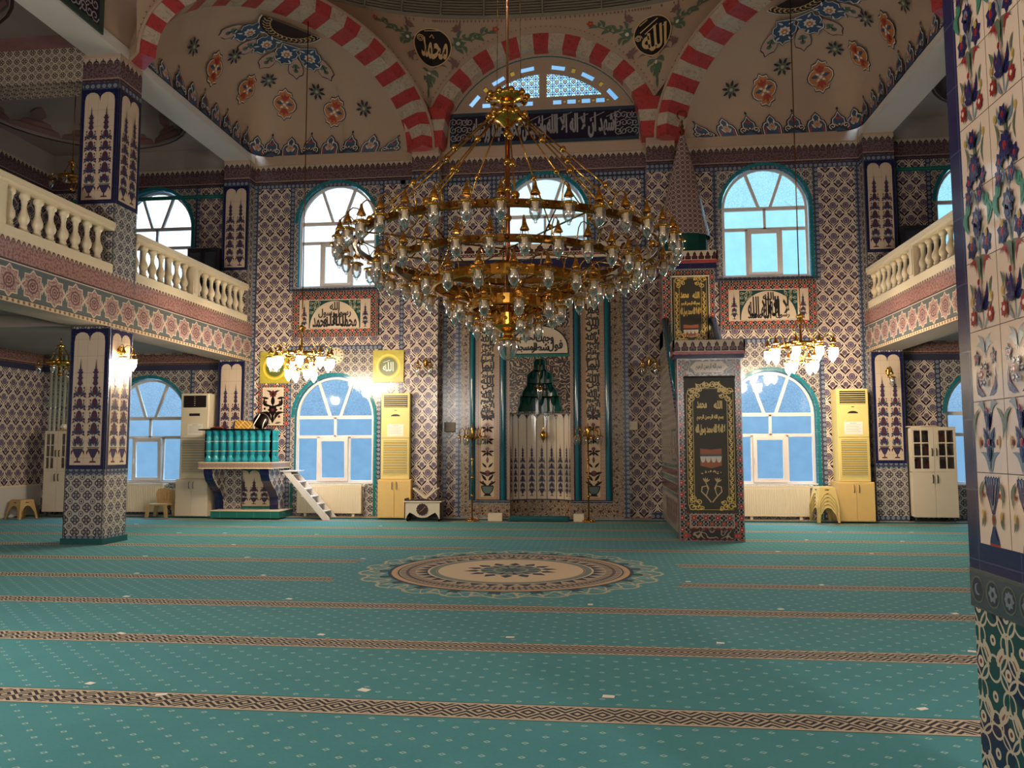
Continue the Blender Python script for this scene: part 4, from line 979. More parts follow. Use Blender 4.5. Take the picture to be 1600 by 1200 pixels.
def foliage_spray():
    A = []
    A += [('l', q) for q in stroke([(.6, .1), (.85, .3), (1.1, .25), (1.4, .42), (1.7, .55)], .014)]
    for x, y, a in ((.62, .12, .5), (.75, .3, 1.2), (.9, .3, -.4), (1.05, .28, .9), (1.2, .3, -.3), (1.35, .42, 1.1), (1.5, .45, -.1), (.7, .0, -.6), (.85, .1, -1.0)): A += [('l', leaf(x, y, .26, .1, a, .2)), ('l', leaf(x, y, .16, .09, a + 1.7, .2))]
    A += flower(.75, .16, .17, 'l', 'w', 6, .2) + flower(1.7, .56, .1, 'r', 'o', 5) + flower(.68, .58, .13, 'd', 'r', 5, .5) + flower(.7, -.42, .13, 'd', 'l', 5, .2)
    A += [('d', leaf(.5, .5, .4, .1, .9, -.3)), ('d', leaf(.52, -.2, .4, .1, -1.4, .3)), ('d', leaf(.45, -.3, .35, .08, -1.0, .3))]
    return A
def tail(): return both([('l', leaf(.02, -.62, .3, .13, -.6, .2)), ('d', leaf(.1, -.56, .4, .08, .1, .3)), ('l', leaf(.02, -.75, .26, .13, -1.0, .2)), ('l', leaf(.0, -.9, .2, .09, -.9, .1))]) + [('l', leaf(0, -.6, .6, .2, -PI / 2)), ('w', circ(0, -.7, .05, 8)), ('l', leaf(0, -1.1, .3, .1, -PI / 2))]
for m, txt, lab in ((0, 'محمد', 'round black calligraphy medallion with two looping gilt letters, set between the arches x'), (1, 'الله', 'x')):
    eye = Vector((0, 0, 1.6)); q = Vector((-3.98, 18, 11.27)) if not m else Vector((1.40, 18, 11.25))
    hit, nn, _, _ = PT.ray_cast(eye, (q - eye).normalized()); nrm = nn if nn.dot(eye - hit) > 0 else -nn; best = hit + nrm * .04
    T = TB = tilted(best, nrm)
    def Tq(x_, y_, d=0.0):
        w = TB(x_, y_, 0); h = PT.ray_cast(w + nrm * 1.5, -nrm)[0]
        return (h if h is not None else w - nrm * .3) + nrm * (.012 + d)
    mb = MB()
    for r0, r1, mm, dd in ((0, .43, M_BLACK, .03), (.43, .455, M_GOLDT, .036)):
        for q in range(40):
            a1, a2 = 2 * PI * q / 40, 2 * PI * (q + 1) / 40; nr = 5 if r0 == 0 else 1
            for u in range(nr):
                ra, rb = r0 + (r1 - r0) * u / nr, r0 + (r1 - r0) * (u + 1) / nr; mb.add([Tq(ra * cos(a1), ra * sin(a1), dd), Tq(rb * cos(a1), rb * sin(a1), dd), Tq(rb * cos(a2), rb * sin(a2), dd), Tq(ra * cos(a2), ra * sin(a2), dd)], [(0, 1, 2, 3)], mm)
    T = (lambda Tq: (lambda x, y, d=0: Tq(x, y, .03 + d)))(Tq)
    if not m:
        mb.text(txt, T, M_GOLDT, .06, -.02, .62, .5, .012); mb.motif([('g', q) for q in stroke([(-.18, .36), (.14, .4)], .01) + stroke([(-.05, .22), (.0, .3), (.05, .22)], .012) + stroke(spiral(-.28, .16, .1, 2.0, 0), .01)], T, PM, .015)
    else:
        mb.text(txt, T, M_GOLDT, .03, -.06, .62, .56, .012); mb.motif([('g', q) for q in stroke([(-.3, .1), (.12, .36)], .012) + stroke([(-.2, .06), (.1, .24)], .011) + stroke([(.24, .14), (.34, .2)], .012) + stroke([(-.3, .26), (-.12, .38)], .01) + stroke(spiral(-.34, -.02, .08, 2.0, 0), .01)], T, PM, .015)
    tag(mb.build('calligraphy_medallion', loc=tuple(best)), 'black roundel with one gilt word and slanting strokes, above the spired stair pulpit' if m else 'black roundel with a looping gilt word, on the painted plaster beside the hanging chandelier hub', 'medallion', 'black calligraphy roundels')
    fo = MB()
    fo.motif(foliage_spray(), Tq, PM, .0, sx=.78, sy=.82, dk=.0006); fo.motif(foliage_spray(), Tq, PM, .0, sx=.78, sy=.82, flip=True, dk=.0006); fo.motif(tail(), Tq, PM, .0, sx=.85, sy=.85)
    fo.build('trim_%d' % (3 + m), **S)
# dome: slatted drum and shell
mb = MB(); NR = 96; zs = [11.75, 11.8] + [11.8 + .055 * i for i in range(1, 19)]
mb.add([ringp(2 * PI * i / NR, zz, fz) for zz, fz in ((11.7, 1.03), (12.85, .99)) for i in range(NR)], [(i, (i + 1) % NR, NR + (i + 1) % NR, NR + i) for i in range(NR)], M_LATT)
for k in range(36):
    z = 11.78 + (k // 2) * .06 + (k % 2) * .045; th_ = .015 if k % 2 else .045; f = 1.0 if k % 2 == 0 else 1.006
    mb.add([ringp(2 * PI * i / NR, zz, f - .001 * k) for zz in (z, z + th_) for i in range(NR)], [(i, (i + 1) % NR, NR + (i + 1) % NR, NR + i) for i in range(NR)], M_LATT if k % 2 == 0 else M_DKM)
for i in range(NR):
    if i % 2: continue
    a = 2 * PI * i / NR; mb.tube([ringp(a, 11.76, .996), ringp(a, 12.8, .962)], .025, M_LATT, 5)
mb.add([ringp(2 * PI * i / NR, zz, f) for zz, f in ((11.72, 1.0), (11.79, .992), (11.79, 1.02)) for i in range(NR)], [(j * NR + i, j * NR + (i + 1) % NR, (j + 1) * NR + (i + 1) % NR, (j + 1) * NR + i) for j in range(2) for i in range(NR)], M_LATT)
dv = [(12.75, 1.0), (13.6, .93), (14.8, .8), (15.8, .6), (16.5, .35), (16.8, .02)]
mb.add([ringp(2 * PI * i / NR, zz, f) for zz, f in dv for i in range(NR)], [(j * NR + i, j * NR + (i + 1) % NR, (j + 1) * NR + (i + 1) % NR, (j + 1) * NR + i) for j in range(len(dv) - 1) for i in range(NR)], M_PLAST, True)
mb.build('ceiling_dome', **S)
mb = MB(); mb.holed([[(-8.98, -6), (6.55, -6), (6.55, 18.3), (-8.98, 18.3)], [(p.x, p.y) for p in (ringp(2 * PI * i / NR) for i in range(NR))]], lambda x, y, d=0: Vector((x, y, 11.8)), M_PLAST); mb.build('ceiling', **S)

# ------------------------------------------------------------------ inscription panels
T = FRONT(17.945); mb = MB(); mb.slab([[(-3.53, 8.745), (1.05, 8.745), (1.05, 9.62), (-3.53, 9.62)]], T, M_PLAST, -.03, 0)
mb.frame(-3.47, .99, 8.755, 9.575, .085, T, plain('slate_teal_edge', (44, 62, 76), .2), .004); mb.rect(-3.385, .905, 8.84, 9.49, T, T_DARK, .004)
M_SIL = plain('silver_grey_script', (148, 142, 142), .35, vary=.05)
for sg in (-1, 1):
    cx = -1.24 + sg * 1.95
    for i in range(4):
        for j in range(3):
            mb.motif([('w', q) for q in stroke(spiral(0, 0, .1, 1.3, (i + j) * 1.7, 1 if (i + j) % 2 else -1, 9), .011)], T, {'w': M_SIL}, .006, cx + (i - 1.5) * .13 * 1.0, 9.165 + (j - 1) * .19)
mb.text('اشهد ان لا اله الا الله', T, M_SIL, -.34, 9.15, 1.62, .6, .007, bold=.007); mb.text('واشهد ان محمدا عبده ورسوله', T, M_SIL, -2.05, 9.13, 1.75, .6, .0075, bold=.007)
for k in range(9): mb.motif([('w', q) for q in stroke([(0, 0), (.34, .15)], .008)], T, {'w': M_SIL}, .007, -2.8 + k * .38, 9.27 + (k % 3) * .03)
tag(mb.build('inscription_panel', loc=(-1.24, 17.97, 9.16)), 'long midnight-blue tile panel with silver script under the stained-glass lunette', 'inscription')

def arch_inscription(cx, lines, label):
    T = FRONT(17.945); t = thing('inscription_panel', label, 'inscription', (cx, 17.97, 4.8), 'arched inscriptions under the upper windows')
    mb = MB(); mb.slab([[(cx - 1.06, 4.24), (cx + 1.06, 4.24), (cx + 1.06, 5.37), (cx - 1.06, 5.37)]], T, T_RED, -.03, 0); mb.frame(cx - 1.06, cx + 1.06, 4.24, 5.37, .018, T, M_STEEL, .001); mb.build('lattice_border', t)
    mb = MB(); mb.slab([[(cx - .87, 4.44), (cx + .87, 4.44), (cx + .87, 5.15), (cx - .87, 5.15)]], T, T_CREAM, .001, .006)
    T2 = FRONT(17.939); hw = .62; b0, b1 = 4.46, 5.13
    mb.rect(cx - hw, cx + hw, b0 - .005, b1, T2, M_PL_TEAL, .001)
    for k in range(9):
        for sg in (-1, 1):
            x = cx + sg * (.58 - .06 * (k % 3) * 1.6); z = b1 - .06 - .075 * (k // 3) * (1 + .5 * (k % 3 == 0)); mb.motif([('w', q) for q in stroke(spiral(0, 0, .045, 1.2, k, sg, 7), .007)] + [('w', leaf(0, 0, .08, .03, k * 1.1))], T2, {'w': M_PL_LEAF}, .002, x, z)
    mb.poly([(cx - hw + .015, b0)] + [(cx - (hw - .015) * cos(PI * i / 24), b0 + .03 + (b1 - b0 - .05) * sin(PI * i / 24)) for i in range(25)] + [(cx + hw - .015, b0)], T2, T_CREAM, .0035)
    for sg in (-1, 1):
        mb.rect(min(cx + sg * hw, cx + sg * (hw + .012)), max(cx + sg * hw, cx + sg * (hw + .012)), b0, b1, T2, M_NAVYP, .002); mb.motif(MINI, T2, INK, .002, cx + sg * .75, 4.48, .13, .58 / MINIH)
    for txt, x, z, w, h in lines: mb.text(txt, T2, M_BLACK, cx + x, z, w, h, .006, bold=.003)
    mb.build('script_field', t)
M_PL_TEAL = plain('spandrel_teal', (34, 74, 72), .2, vary=.1); M_PL_LEAF = plain('spandrel_leaf', (164, 160, 132), .2, vary=.05)
arch_inscription(XC - 5.02, [('الله', 0, 4.99, .24, .2), ('محمد', -.35, 4.6, .38, .24), ('محمد', .35, 4.6, .38, .24), ('رسول', -.2, 4.82, .4, .22), ('رسول', .2, 4.82, .4, .22), ('الله', -.1, 4.66, .34, .3), ('الله', .12, 4.66, .34, .3)], 'arched inscription tile panel above the lit lamp ring near the preaching balcony')
arch_inscription(XC + 5.02, [('لا اله', .22, 4.76, .46, .46), ('الا الله', -.22, 4.76, .46, .46), ('الله', 0, 4.99, .24, .18), ('الا الله', .04, 4.7, .4, .44), ('محمد', -.3, 4.56, .3, .14), ('رسول', .3, 4.56, .3, .14)], 'arched inscription tile panel beside the spired stair pulpit')

T = EAST(XLI + .034); mb = MB(); mb.slab([[(7.6, 8.6), (11.95, 8.6), (11.95, 9.6), (7.6, 9.6)]], T, plain('deep_green_edge', (48, 66, 60), .2), -.03, 0); mb.rect(7.72, 11.82, 8.7, 9.5, T, T_DARK, .004)
for i in range(9):
    for j in range(4): mb.motif([('w', q) for q in stroke(spiral(0, 0, .11, 1.3, (i + j) * 1.7, 1 if (i + j) % 2 else -1, 9), .012)], T, {'w': M_SIL}, .006, 11.7 - i * .14, 8.8 + j * .2)
mb.poly(circ(10.95, 9.1, .36, 24), T, M_BLACK, .009); mb.text('الله', T, M_WHITE, 10.95, 9.08, .4, .4, .012); mb.text('محمد رسول الله', T, M_SIL, 9.2, 9.1, 2.2, .5, .007)
tag(mb.build('inscription_panel', loc=(XLI, 9.8, 9.1)), 'green-edged dark script panel above the gallery beam, cut off by the top of the picture', 'inscription')

# ------------------------------------------------------------------ the prayer niche
t = thing('mihrab', 'tall tiled prayer niche with turquoise half columns and a stepped green vault', 'prayer niche', (MC, 17.8, .035))
M_BEIGE = plain('tan_glaze', (170, 132, 100), .2); M_BEIGEL = plain('pale_tan_glaze', (196, 170, 136), .2)
YF = 17.8; F = FRONT(YF); A0, A1 = -3.28, .66
n0, n1 = -2.03, -.65
steps = [(.50, 2.41), (.50, 2.5), (.455, 2.62), (.455, 2.78), (.40, 2.8), (.40, 2.88), (.30, 3.02), (.29, 3.1), (.29, 3.28), (.18, 3.36), (.135, 3.4), (.135, 3.58), (.09, 3.64)]
op = [(n0, .036), (n1, .036), (n1, 2.41)] + [(MC + w, z) for w, z in steps] + [(MC - w, z) for w, z in reversed(steps)] + [(n0, 2.41)]
mb = MB(); mb.slab([[(A0, .035), (A1, .035), (A1, 5.72), (A0, 5.72)], op], F, T_FLOR, -.2, 0, T_KEY)
for s0, s1, m in ((A0, A0 + .12, T_BORD), (A1 - .12, A1, T_BORD)): mb.rect(s0, s1, .04, 5.72, F, m, .004)
mb.rect(n0, n1, 2.41, 3.68, F, T_ARAB, .0) if False else None
mb.holed([[(n0, 2.41), (n1, 2.41), (n1, 3.68), (n0, 3.68)], [(MC + w * 1.04, z + .003 if z > 2.42 else z + .012) for w, z in steps] + [(MC - w * 1.04, z + .003 if z > 2.42 else z + .012) for w, z in reversed(steps)]], F, T_ARAB, .004)
mb.rect(n0, n1, 4.36, 4.98, F, T_ARAB, .004); mb.rect(n0, n1, 3.68, 3.74, F, T_GREEN, .006); mb.rect(n0, n1, 4.96, 5.03, F, T_GREEN, .006)
mb.rect(-2.95, .33, 5.03, 5.2, F, T_KEY, .006); mb.rect(-2.95, .33, 5.22, 5.66, F, T_FLOR, .004); mb.rect(-2.95, .33, 5.2, 5.225, F, M_STEEL, .01); mb.rect(-2.95, .33, 5.65, 5.68, F, M_STEEL, .01)
for a, b in ((-2.9, -2.03), (-.65, .28)):
    mb.rect(a, b, .38, .44, F, T_DARK, .006); mb.rect(a, b, .4, .415, F, M_STEEL, .008)
for z in (.06, .36): mb.rect(A0 + .12, n0, z - .01, z + .01, F, M_STEEL, .006); mb.rect(n1, A1 - .12, z - .01, z + .01, F, M_STEEL, .006)
mb.build('tiled_surround', t)
mb = MB()
for a in (-2.96, -2.18, -.58, .14):
    for b in ((a - .13, a - .075), (a + .075, a + .13)) if False else (): pass
for a, b in ((-2.82, -2.74), (-2.34, -2.26), (-2.1, -2.03), (-.65, -.58), (-.40, -.33), (.06, .13)): mb.rect(a, b, .44, 5.03, F, T_KEY, .008)
for a, b in ((-2.74, -2.34), (-.33, .06)): mb.rect(a, b, .44, 5.03, F, M_BEIGE, .006); mb.rect(a + .05, b - .05, .5, 4.98, F, M_BEIGEL, .009)
mb.build('border_strips', t)
VERSE = 2 * ['انما', 'يعمر', 'مساجد', 'الله', 'من', 'امن', 'بالله', 'واليوم', 'الاخر', 'واقام', 'الصلوة']
for a, b in ((-2.74, -2.34), (-.33, .06)):
    c = (a + b) / 2; m = MB(); z = 4.8
    for k, w in enumerate(VERSE): m.text(w, F, M_BLACK, c + (.01 if k % 2 else -.01), z, .29, .155, .012 + .0004 * (k % 2), bold=.006); z -= .118
    m.build('script_column', t)
    m = MB()
    for k in range(4):
        z = 2.35 - k * .27
        m.motif([('w', [(-.14, 0), (0, -.14), (.14, 0), (0, .14)])] + both([('i', leaf(.02, -.02, .14, .05, .1)), ('i', leaf(.02, -.04, .13, .05, -.7))]) + [('r', circ(0, .04, .045, 10)), ('i', leaf(0, -.12, .14, .06, PI / 2))], F, {'w': M_PINK, 'i': M_DKM, 'r': M_INKR}, .011, c, z)
    m.motif([('i', [(-.1, -.04), (.1, -.04), (.06, .0), (-.06, .0)]), ('i', [(-.06, 0), (.06, 0), (.12, .07), (.145, .15), (.14, .2), (-.14, .2), (-.145, .15), (-.12, .07)]), ('g', [(-.05, .02), (.05, .02), (.1, .08), (.12, .15), (.118, .175), (-.118, .175), (-.12, .15), (-.1, .08)]), ('r', circ(0, .47, .07, 12)), ('r', leaf(0, .7, .16, .06, PI / 2))] + both([('i', leaf(.02, .2, .2, .06, .5)), ('i', leaf(.02, .3, .2, .06, .9)), ('i', leaf(.02, .45, .18, .06, .3)), ('i', leaf(.02, .6, .16, .05, .8)), ('r', circ(.1, .28, .025, 6))]), F, {'i': M_DKM, 'g': M_INKG, 'r': M_INKR}, .011, c, .56)
    m.build('flower_column', t)
for x in (-2.88, -2.18, -.49, .2):
    m = MB(); m.lathe([(.058, .44), (.058, 5.0)], (x, YF, 0), M_TEALT, 12); m.lathe([(.07, 4.98), (.07, 5.06), (0, 5.06)], (x, YF, 0), M_TEALT, 12); m.box(x - .085, x + .085, YF - .004, YF + .02, .44, 5.03, T_DARK); m.build('half_column', t)
# lunette with script
m = MB(); r = (n1 - n0) / 2 - .05
m.poly([(MC - r, 3.76)] + [(MC - r * cos(PI * i / 24), 3.78 + .6 * (sin(PI * i / 24) ** .8)) for i in range(25)] + [(MC + r, 3.76)], F, T_CREAM, .014)
m.poly([(MC - r - .03, 3.74)] + [(MC - (r + .03) * cos(PI * i / 24), 3.78 + .63 * (sin(PI * i / 24) ** .8)) for i in range(25)] + [(MC + r + .03, 3.74)], F, T_DARK, .011)
for w, x, z, a, b in (('فول', .36, 3.93, .34, .26), ('وجهك', .12, 4.1, .4, .26), ('شطر', .02, 3.88, .4, .22), ('المسجد', -.3, 3.9, .46, .22), ('الحرام', -.26, 4.1, .4, .2)): m.text(w, F, M_BLACK, MC + x, z, a, b, .017, bold=.006)
m.build('script_lunette', t)
# concave shell of eight flutes, base band, and the stepped vault behind the opening
m = MB(); hw = (n1 - n0) / 2; dep = .52; NF = 9; YB = YF + .02
pt = lambda a, z, rr=1.0: Vector((MC - hw * rr * cos(a), YB + dep * rr * sin(a), z))
for k in range(NF):
    for j in range(4):
        a, b = PI * (k + j / 4) / NF, PI * (k + (j + 1) / 4) / NF; m.add([pt(a, .42), pt(b, .42), pt(b, 2.45), pt(a, 2.45)], [(0, 1, 2, 3)], T_CREAM)
        m.add([pt(a, .036), pt(b, .036), pt(b, .42), pt(a, .42)], [(0, 1, 2, 3)], T_FLOR)
    a = PI * k / NF; e = .012; m.add([pt(a - e, .42, .995), pt(a + e, .42, .995), pt(a + e, 2.36, .995), pt(a - e, 2.36, .995)], [(0, 1, 2, 3)], M_NAVYP)
    am = PI * (k + .5) / NF; h = PI / NF / 2
    def Tf(x, y, d=0.0, am=am): return pt(am + x, y, .99 - d)
    for s_ in (-1, 1):
        m.poly([(s_ * h, 2.46), (s_ * h, 2.24), (s_ * h * .8, 2.32), (s_ * h * .4, 2.375), (0, 2.39), (0, 2.46)], Tf, T_ARAB)
    m.motif(STALK, Tf, INK, .002, 0, .5, h * 1.25, .20)
for j in range(36):
    a, b = PI * j / 36, PI * (j + 1) / 36; m.add([pt(a, .4, .99), pt(b, .4, .99), pt(b, .43, .99), pt(a, .43, .99)], [(0, 1, 2, 3)], M_NAVYP); m.add([pt(a, 2.38, .985), pt(b, 2.38, .985), pt(b, 2.5, .985), pt(a, 2.5, .985)], [(0, 1, 2, 3)], T_KEY)
m.build('fluted_niche', t)
m = MB()
tiers = [(.5, 2.41, 2.78, .46), (.4, 2.78, 3.08, .36), (.29, 3.08, 3.38, .27), (.17, 3.38, 3.66, .17)]
for w, z0, z1, dp in tiers:
    m.lathe([(1, z0), (1, z1)], (MC, YF + .02, 0), M_NICHE, 24, a0=0, a1=PI, scale=(w + .02, dp), smooth=False)
    m.lathe([(1, z0), (.55, z0)], (MC, YF + .02, 0), M_NICHE, 24, a0=0, a1=PI, scale=(w + .06, dp + .05)) if z0 > 2.5 else None
    m.lathe([(1, z1), (.1, z1)], (MC, YF + .02, 0), M_NICHE, 24, a0=0, a1=PI, scale=(w + .06, dp + .05))
    for k in range(5): 
        a = PI * (k + .5) / 5; m.lathe([(.0, z1 - .2), (.05, z1 - .14), (.07, z1)], (MC + w * .98 * cos(a), YF + .02 + dp * .96 * sin(a), 0), M_NICHE, 8)
m.build('stepped_vault', t)
m = MB()
for k in range(len(steps) - 1):
    for sg in (-1, 1):
        (w, z), (w2, z2) = steps[k], steps[k + 1]; m.tube([(MC + sg * w, YF - .008, z), (MC + sg * w2, YF - .008, z2)], .014, M_STEEL if False else M_INKG, 5)
m.tube([(MC - steps[-1][0], YF - .008, 3.64), (MC + steps[-1][0], YF - .008, 3.64)], .014, M_INKG, 5); m.build('vault_edge', t)
# cornice and cresting
m = MB(); m.box(A0 - .02, A1 + .02, YF - .06, 18, 5.72, 5.95, T_NAVY); m.box(A0 - .06, A1 + .06, YF - .1, 18, 5.95, 6.0, M_STONE); m.box(A0 - .08, A1 + .08, YF - .12, 18, 6.0, 6.08, T_RED); m.build('cornice', t)
def palmette(): return [('k', [(-.13, 0), (.13, 0), (.14, .1), (.08, .13), (.07, .2), (0, .28), (-.07, .2), (-.08, .13), (-.14, .1)])] + both([('r', leaf(.01, .03, .13, .05, .4)), ('r', leaf(.01, .06, .12, .05, 1.0))]) + [('r', leaf(0, .08, .17, .06, PI / 2))]
def cresting(x0, x1, y0, y1, z, h, n, parent, name='cresting'):
    m = MB(); w = (x1 - x0) / n
    for T, a, b, nn in ((FRONT(y0), x0, x1, n), (EAST(x1), y0, y1, max(1, int((y1 - y0) / w))), (WEST(x0), -y1, -y0, max(1, int((y1 - y0) / w)))):
        ww = (b - a) / nn; m.slab([[(a, z), (b, z), (b, z + h), (a, z + h)]], T, T_CREAM, -.03, 0)
        for k in range(nn): m.motif(palmette(), T, {'k': M_DKM, 'r': M_INKR}, .002, a + ww * (k + .5), z + .012, ww / .31, h / .33)
    return m.build(name, parent)
cresting(A0 - .08, A1 + .08, YF - .12, 18, 6.08, .2, 15, t)

# things hanging in or standing by the niche
c = thing('hanging_lamp', 'small brass cup lamp on a chain inside the green stepped vault', 'lamp', (MC, YF - .02, 2.65))
m = MB(); m.tube([(MC, YF - .02, 3.62), (MC, YF - .02, 3.0)], .006, M_BRASS, 5); m.build('chain', c)
m = MB(); m.lathe([(0, 2.9), (.11, 2.98), (.12, 3.0), (.06, 2.97), (0, 2.99)], (MC, YF - .02, 0), M_BRASS, 14)
for k in range(3): a = 2 * PI * k / 3; m.tube([(MC + .1 * cos(a), YF - .02 + .1 * sin(a), 2.98), (MC, YF - .02, 3.12)], .004, M_BRASS, 4)
m.build('cup', c); m = MB(); m.lathe([(.07, 2.96), (.08, 2.86), (.04, 2.72), (.012, 2.69), (.018, 2.66), (0, 2.64)], (MC, YF - .02, 0), G_LAMP, 12); m.build('glass_shade', c)
m = MB(); x = -1.29; m.tube([(x, 18.12, 2.3), (x, 18.12, 2.1)], .004, M_DKM, 4); m.lathe([(0, 1.72), (.012, 1.74), (.012, 1.77), (.03, 1.79), (.06, 1.84), (.075, 1.91), (.05, 1.97), (.015, 2.0), (.02, 2.04), (0, 2.12)], (x, 18.2, 0), M_BRASS, 14); m.tube([(x, 18.2, 2.1), (x, 18.2, 2.36)], .004, M_DKM, 4)
tag(m.build('pendant_ornament', loc=(x, 18.2, 1.9)), 'brass teardrop ornament hung before the cream flutes of the prayer niche', 'ornament')
m = MB(); m.box(-2.0, -.68, 17.25, 17.62, .0, .1, M_CARP, .02); tag(m.build('prayer_step', loc=(MC, 17.5, 0)), 'low carpet-covered step at the foot of the prayer niche', 'step')
for x0, x1, lab in ((-2.46, -2.14, 'small white box on the floor by the candelabrum on the bookstand side of the niche'), (-.58, -.35, 'smaller white box on the floor by the candelabrum on the stair-tower side of the niche')):
    m = MB(); m.box(x0, x1, 17.3, 17.45, .0, .16, M_ACW, .008); m.box(x0 + .004, x1 - .004, 17.304, 17.446, .16, .172, M_ACW, .004); tag(m.build('floor_box', loc=(x0, 17.4, 0)), lab, 'box', 'white boxes at the niche')
def candelabrum(x, y, label):
    c = thing('candelabrum', label, 'candelabrum', (x, y, 0), 'brass candelabra at the niche')
    m = MB(); m.lathe([(.0, .0), (.15, .0), (.15, .02), (.1, .035), (.05, .05), (.025, .08), (0, .08)], (x, y, 0), M_BRASS, 16)
    for k in range(4): a = PI * k / 2 + .5; m.ball((x + .13 * cos(a), y + .13 * sin(a), .03), .028, M_BRASS, 8)
    m.build('base', c)
    m = MB(); m.cyl((x, y, .06), (x, y, 1.86), .017, M_BRASSD, 8)
    for z in (.55, .95, 1.35): m.ball((x, y, z), .038, M_BRASS, 8)
    m.lathe([(0, 1.8), (.05, 1.86), (.03, 1.93), (.045, 1.98), (.02, 2.05), (.01, 2.14), (0, 2.16)], (x, y, 0), M_BRASS, 10); m.build('stem', c)
    for k in range(6):
        a = 2 * PI * k / 6 + .3; ux, uy = cos(a), sin(a); P = [(x + ux * r, y + uy * r, z) for r, z in ((.0, 1.84), (.07, 1.8), (.15, 1.86), (.17, 1.98), (.22, 2.06), (.28, 2.0), (.29, 1.88))]
        m = MB(); m.tube(P, .009, M_BRASS, 6); m.lathe([(.0, 1.9), (.05, 1.86), (.055, 1.845), (.02, 1.85)], (P[-1][0], P[-1][1], 0), M_BRASS, 10); ar = m.build('arm', c)
        m = MB(); m.lathe([(.038, 1.85), (.04, 1.78), (.025, 1.7), (.008, 1.68), (0, 1.66)], (P[-1][0], P[-1][1], 0), G_LAMP, 10); m.build('glass_shade', ar)
candelabrum(-2.82, 17.36, 'tall brass candelabrum standing on the carpet edge on the bookstand side of the niche')
candelabrum(-.25, 17.36, 'tall brass candelabrum standing on the carpet edge on the stair-tower side of the niche')

# ------------------------------------------------------------------ the stair pulpit with its spire
t = thing('minbar', 'tall tiled stair pulpit with red lattice borders and a conical spire', 'stair pulpit', (1.9, 15.8, 0))
MX0, MX1, MY = 1.36, 2.45, 13.9; F = FRONT(MY)
m = MB(); m.slab([[(MX0, 0), (MX1, 0), (MX1, 3.15), (MX0, 3.15)], [(1.52, .5), (2.29, .5), (2.29, 2.78), (1.52, 2.78)]], F, T_RED, -.35, 0)
m.frame(MX0, MX1, .0, 3.15, .018, F, M_STEEL, .004)
for z0, z1 in ((.24, .47),): m.frame(1.53, 2.28, z0, z1, .02, F, M_PINK, .006)
m.rect(1.56, 2.25, .045, .21, F, T_ARAB, .006); m.frame(1.54, 2.27, .03, .22, .02, F, M_INKR, .008)
m.rect(1.5, 2.31, 2.8, 2.87, F, T_FLOR, .006); m.rect(1.5, 2.31, 2.88, 3.13, F, T_ARAB, .005)
m.poly([(1.58, 3.0), (1.68, 3.1), (2.13, 3.1), (2.23, 3.0), (2.13, 2.91), (1.68, 2.91)], F, T_CREAM, .008); m.text('بسم الله الرحمن الرحيم', F, M_BLACK, 1.905, 3.0, .44, .13, .011)
for x in (MX0 + .1, MX1 - .1): m.motif([('r', circ(0, 0, .05, 6)), ('o', circ(0, 0, .015, 6))], F, {'r': M_REDP, 'o': M_ORANGE}, .006, x, .1)
m.build('portal', t)
m = MB(); m.box(MX0 - .05, MX1 + .05, MY - .05, MY + .4, 3.15, 3.22, T_NAVY); m.box(MX0 - .07, MX1 + .07, MY - .07, MY + .42, 3.22, 3.27, M_RED); m.build('portal_cornice', t)
cresting(MX0 - .07, MX1 + .07, MY - .07, MY + .42, 3.27, .2, 9, t, 'portal_cresting')
side = [(MY + .35, 0), (17.95, 0), (17.95, 4.1), (16.75, 4.1), (MY + .35, 2.1)]
m = MB()
for x in (MX0, MX1 - .12): m.slab([[(-y, z) for y, z in side]], Pl((x, 0, 0), (0, -1, 0)), T_GEOS, -.12, 0, T_BORD)
Wf = WEST(MX0)
sl = lambda y: 2.1 + (y - MY - .35) * (2.0 / (16.75 - MY - .35))
for z0, z1, mm in ((.0, .1, M_INKG), (.72, .78, T_GREEN), (.8, .95, M_INKR), (.98, 1.06, T_GREEN), (1.1, 1.2, M_INKR), (1.24, 1.3, T_GREEN)): m.rect(-17.9, -MY - .36, z0, z1, Wf, mm, .005)
for k in range(7):
    y = MY + .55 + k * .32; m.rect(-y - .14, -y, .2, .62, Wf, M_MAUVE, .005)
m.frame(-MY - 1.2, -MY - .45, 1.36, 1.95, .04, Wf, M_INKG, .006)
m.motif(both([('w', leaf(.02, 0, .25, .08, 1.2)), ('w', leaf(.02, -.1, .22, .08, .5))]), Wf, {'w': M_PINK}, .006, -MY - .82, 1.6)
m.build('stair_side', t)
for k in range(10):
    y = MY + .4 + k * .245; z = .35 + k * .34
    if z < 3.9: s_ = MB(); s_.box(MX0 + .12, MX1 - .12, y, min(17.9, y + .3), z - .2, z, M_CARP); s_.build('stair_tread', t)
for x in (MX0 + .06, MX1 - .06):
    m = MB(); a, b = Vector((x, MY + .3, 2.5)), Vector((x, 16.72, 4.28)); d = (b - a).normalized(); m.cyl(a, b, .085, M_TEALT, 12); m.build('handrail', t)
TY = 16.72; F = FRONT(TY)
m = MB(); m.slab([[(MX0, 3.75), (MX1, 3.75), (MX1, 5.38), (MX0, 5.38)], [(1.56, 3.76), (2.32, 3.76), (2.32, 5.22), (1.56, 5.22)]], F, T_RED, -1.25, 0); m.frame(MX0, MX1, 3.75, 5.38, .016, F, M_STEEL, .004); m.frame(1.54, 2.34, 3.75, 5.24, .02, F, M_STONE, .006); m.build('canopy_tower', t)
m = MB(); m.box(MX0 - .04, MX1 + .04, TY - .04, 17.95, 5.38, 5.5, T_NAVY); m.box(MX0 - .07, MX1 + .07, TY - .07, 17.95, 5.5, 5.56, M_RED); m.build('canopy_cornice', t)
cresting(MX0 - .07, MX1 + .07, TY - .07, 17.95, 5.56, .2, 9, t, 'canopy_cresting')
sx_, sy_ = 1.9, 17.25
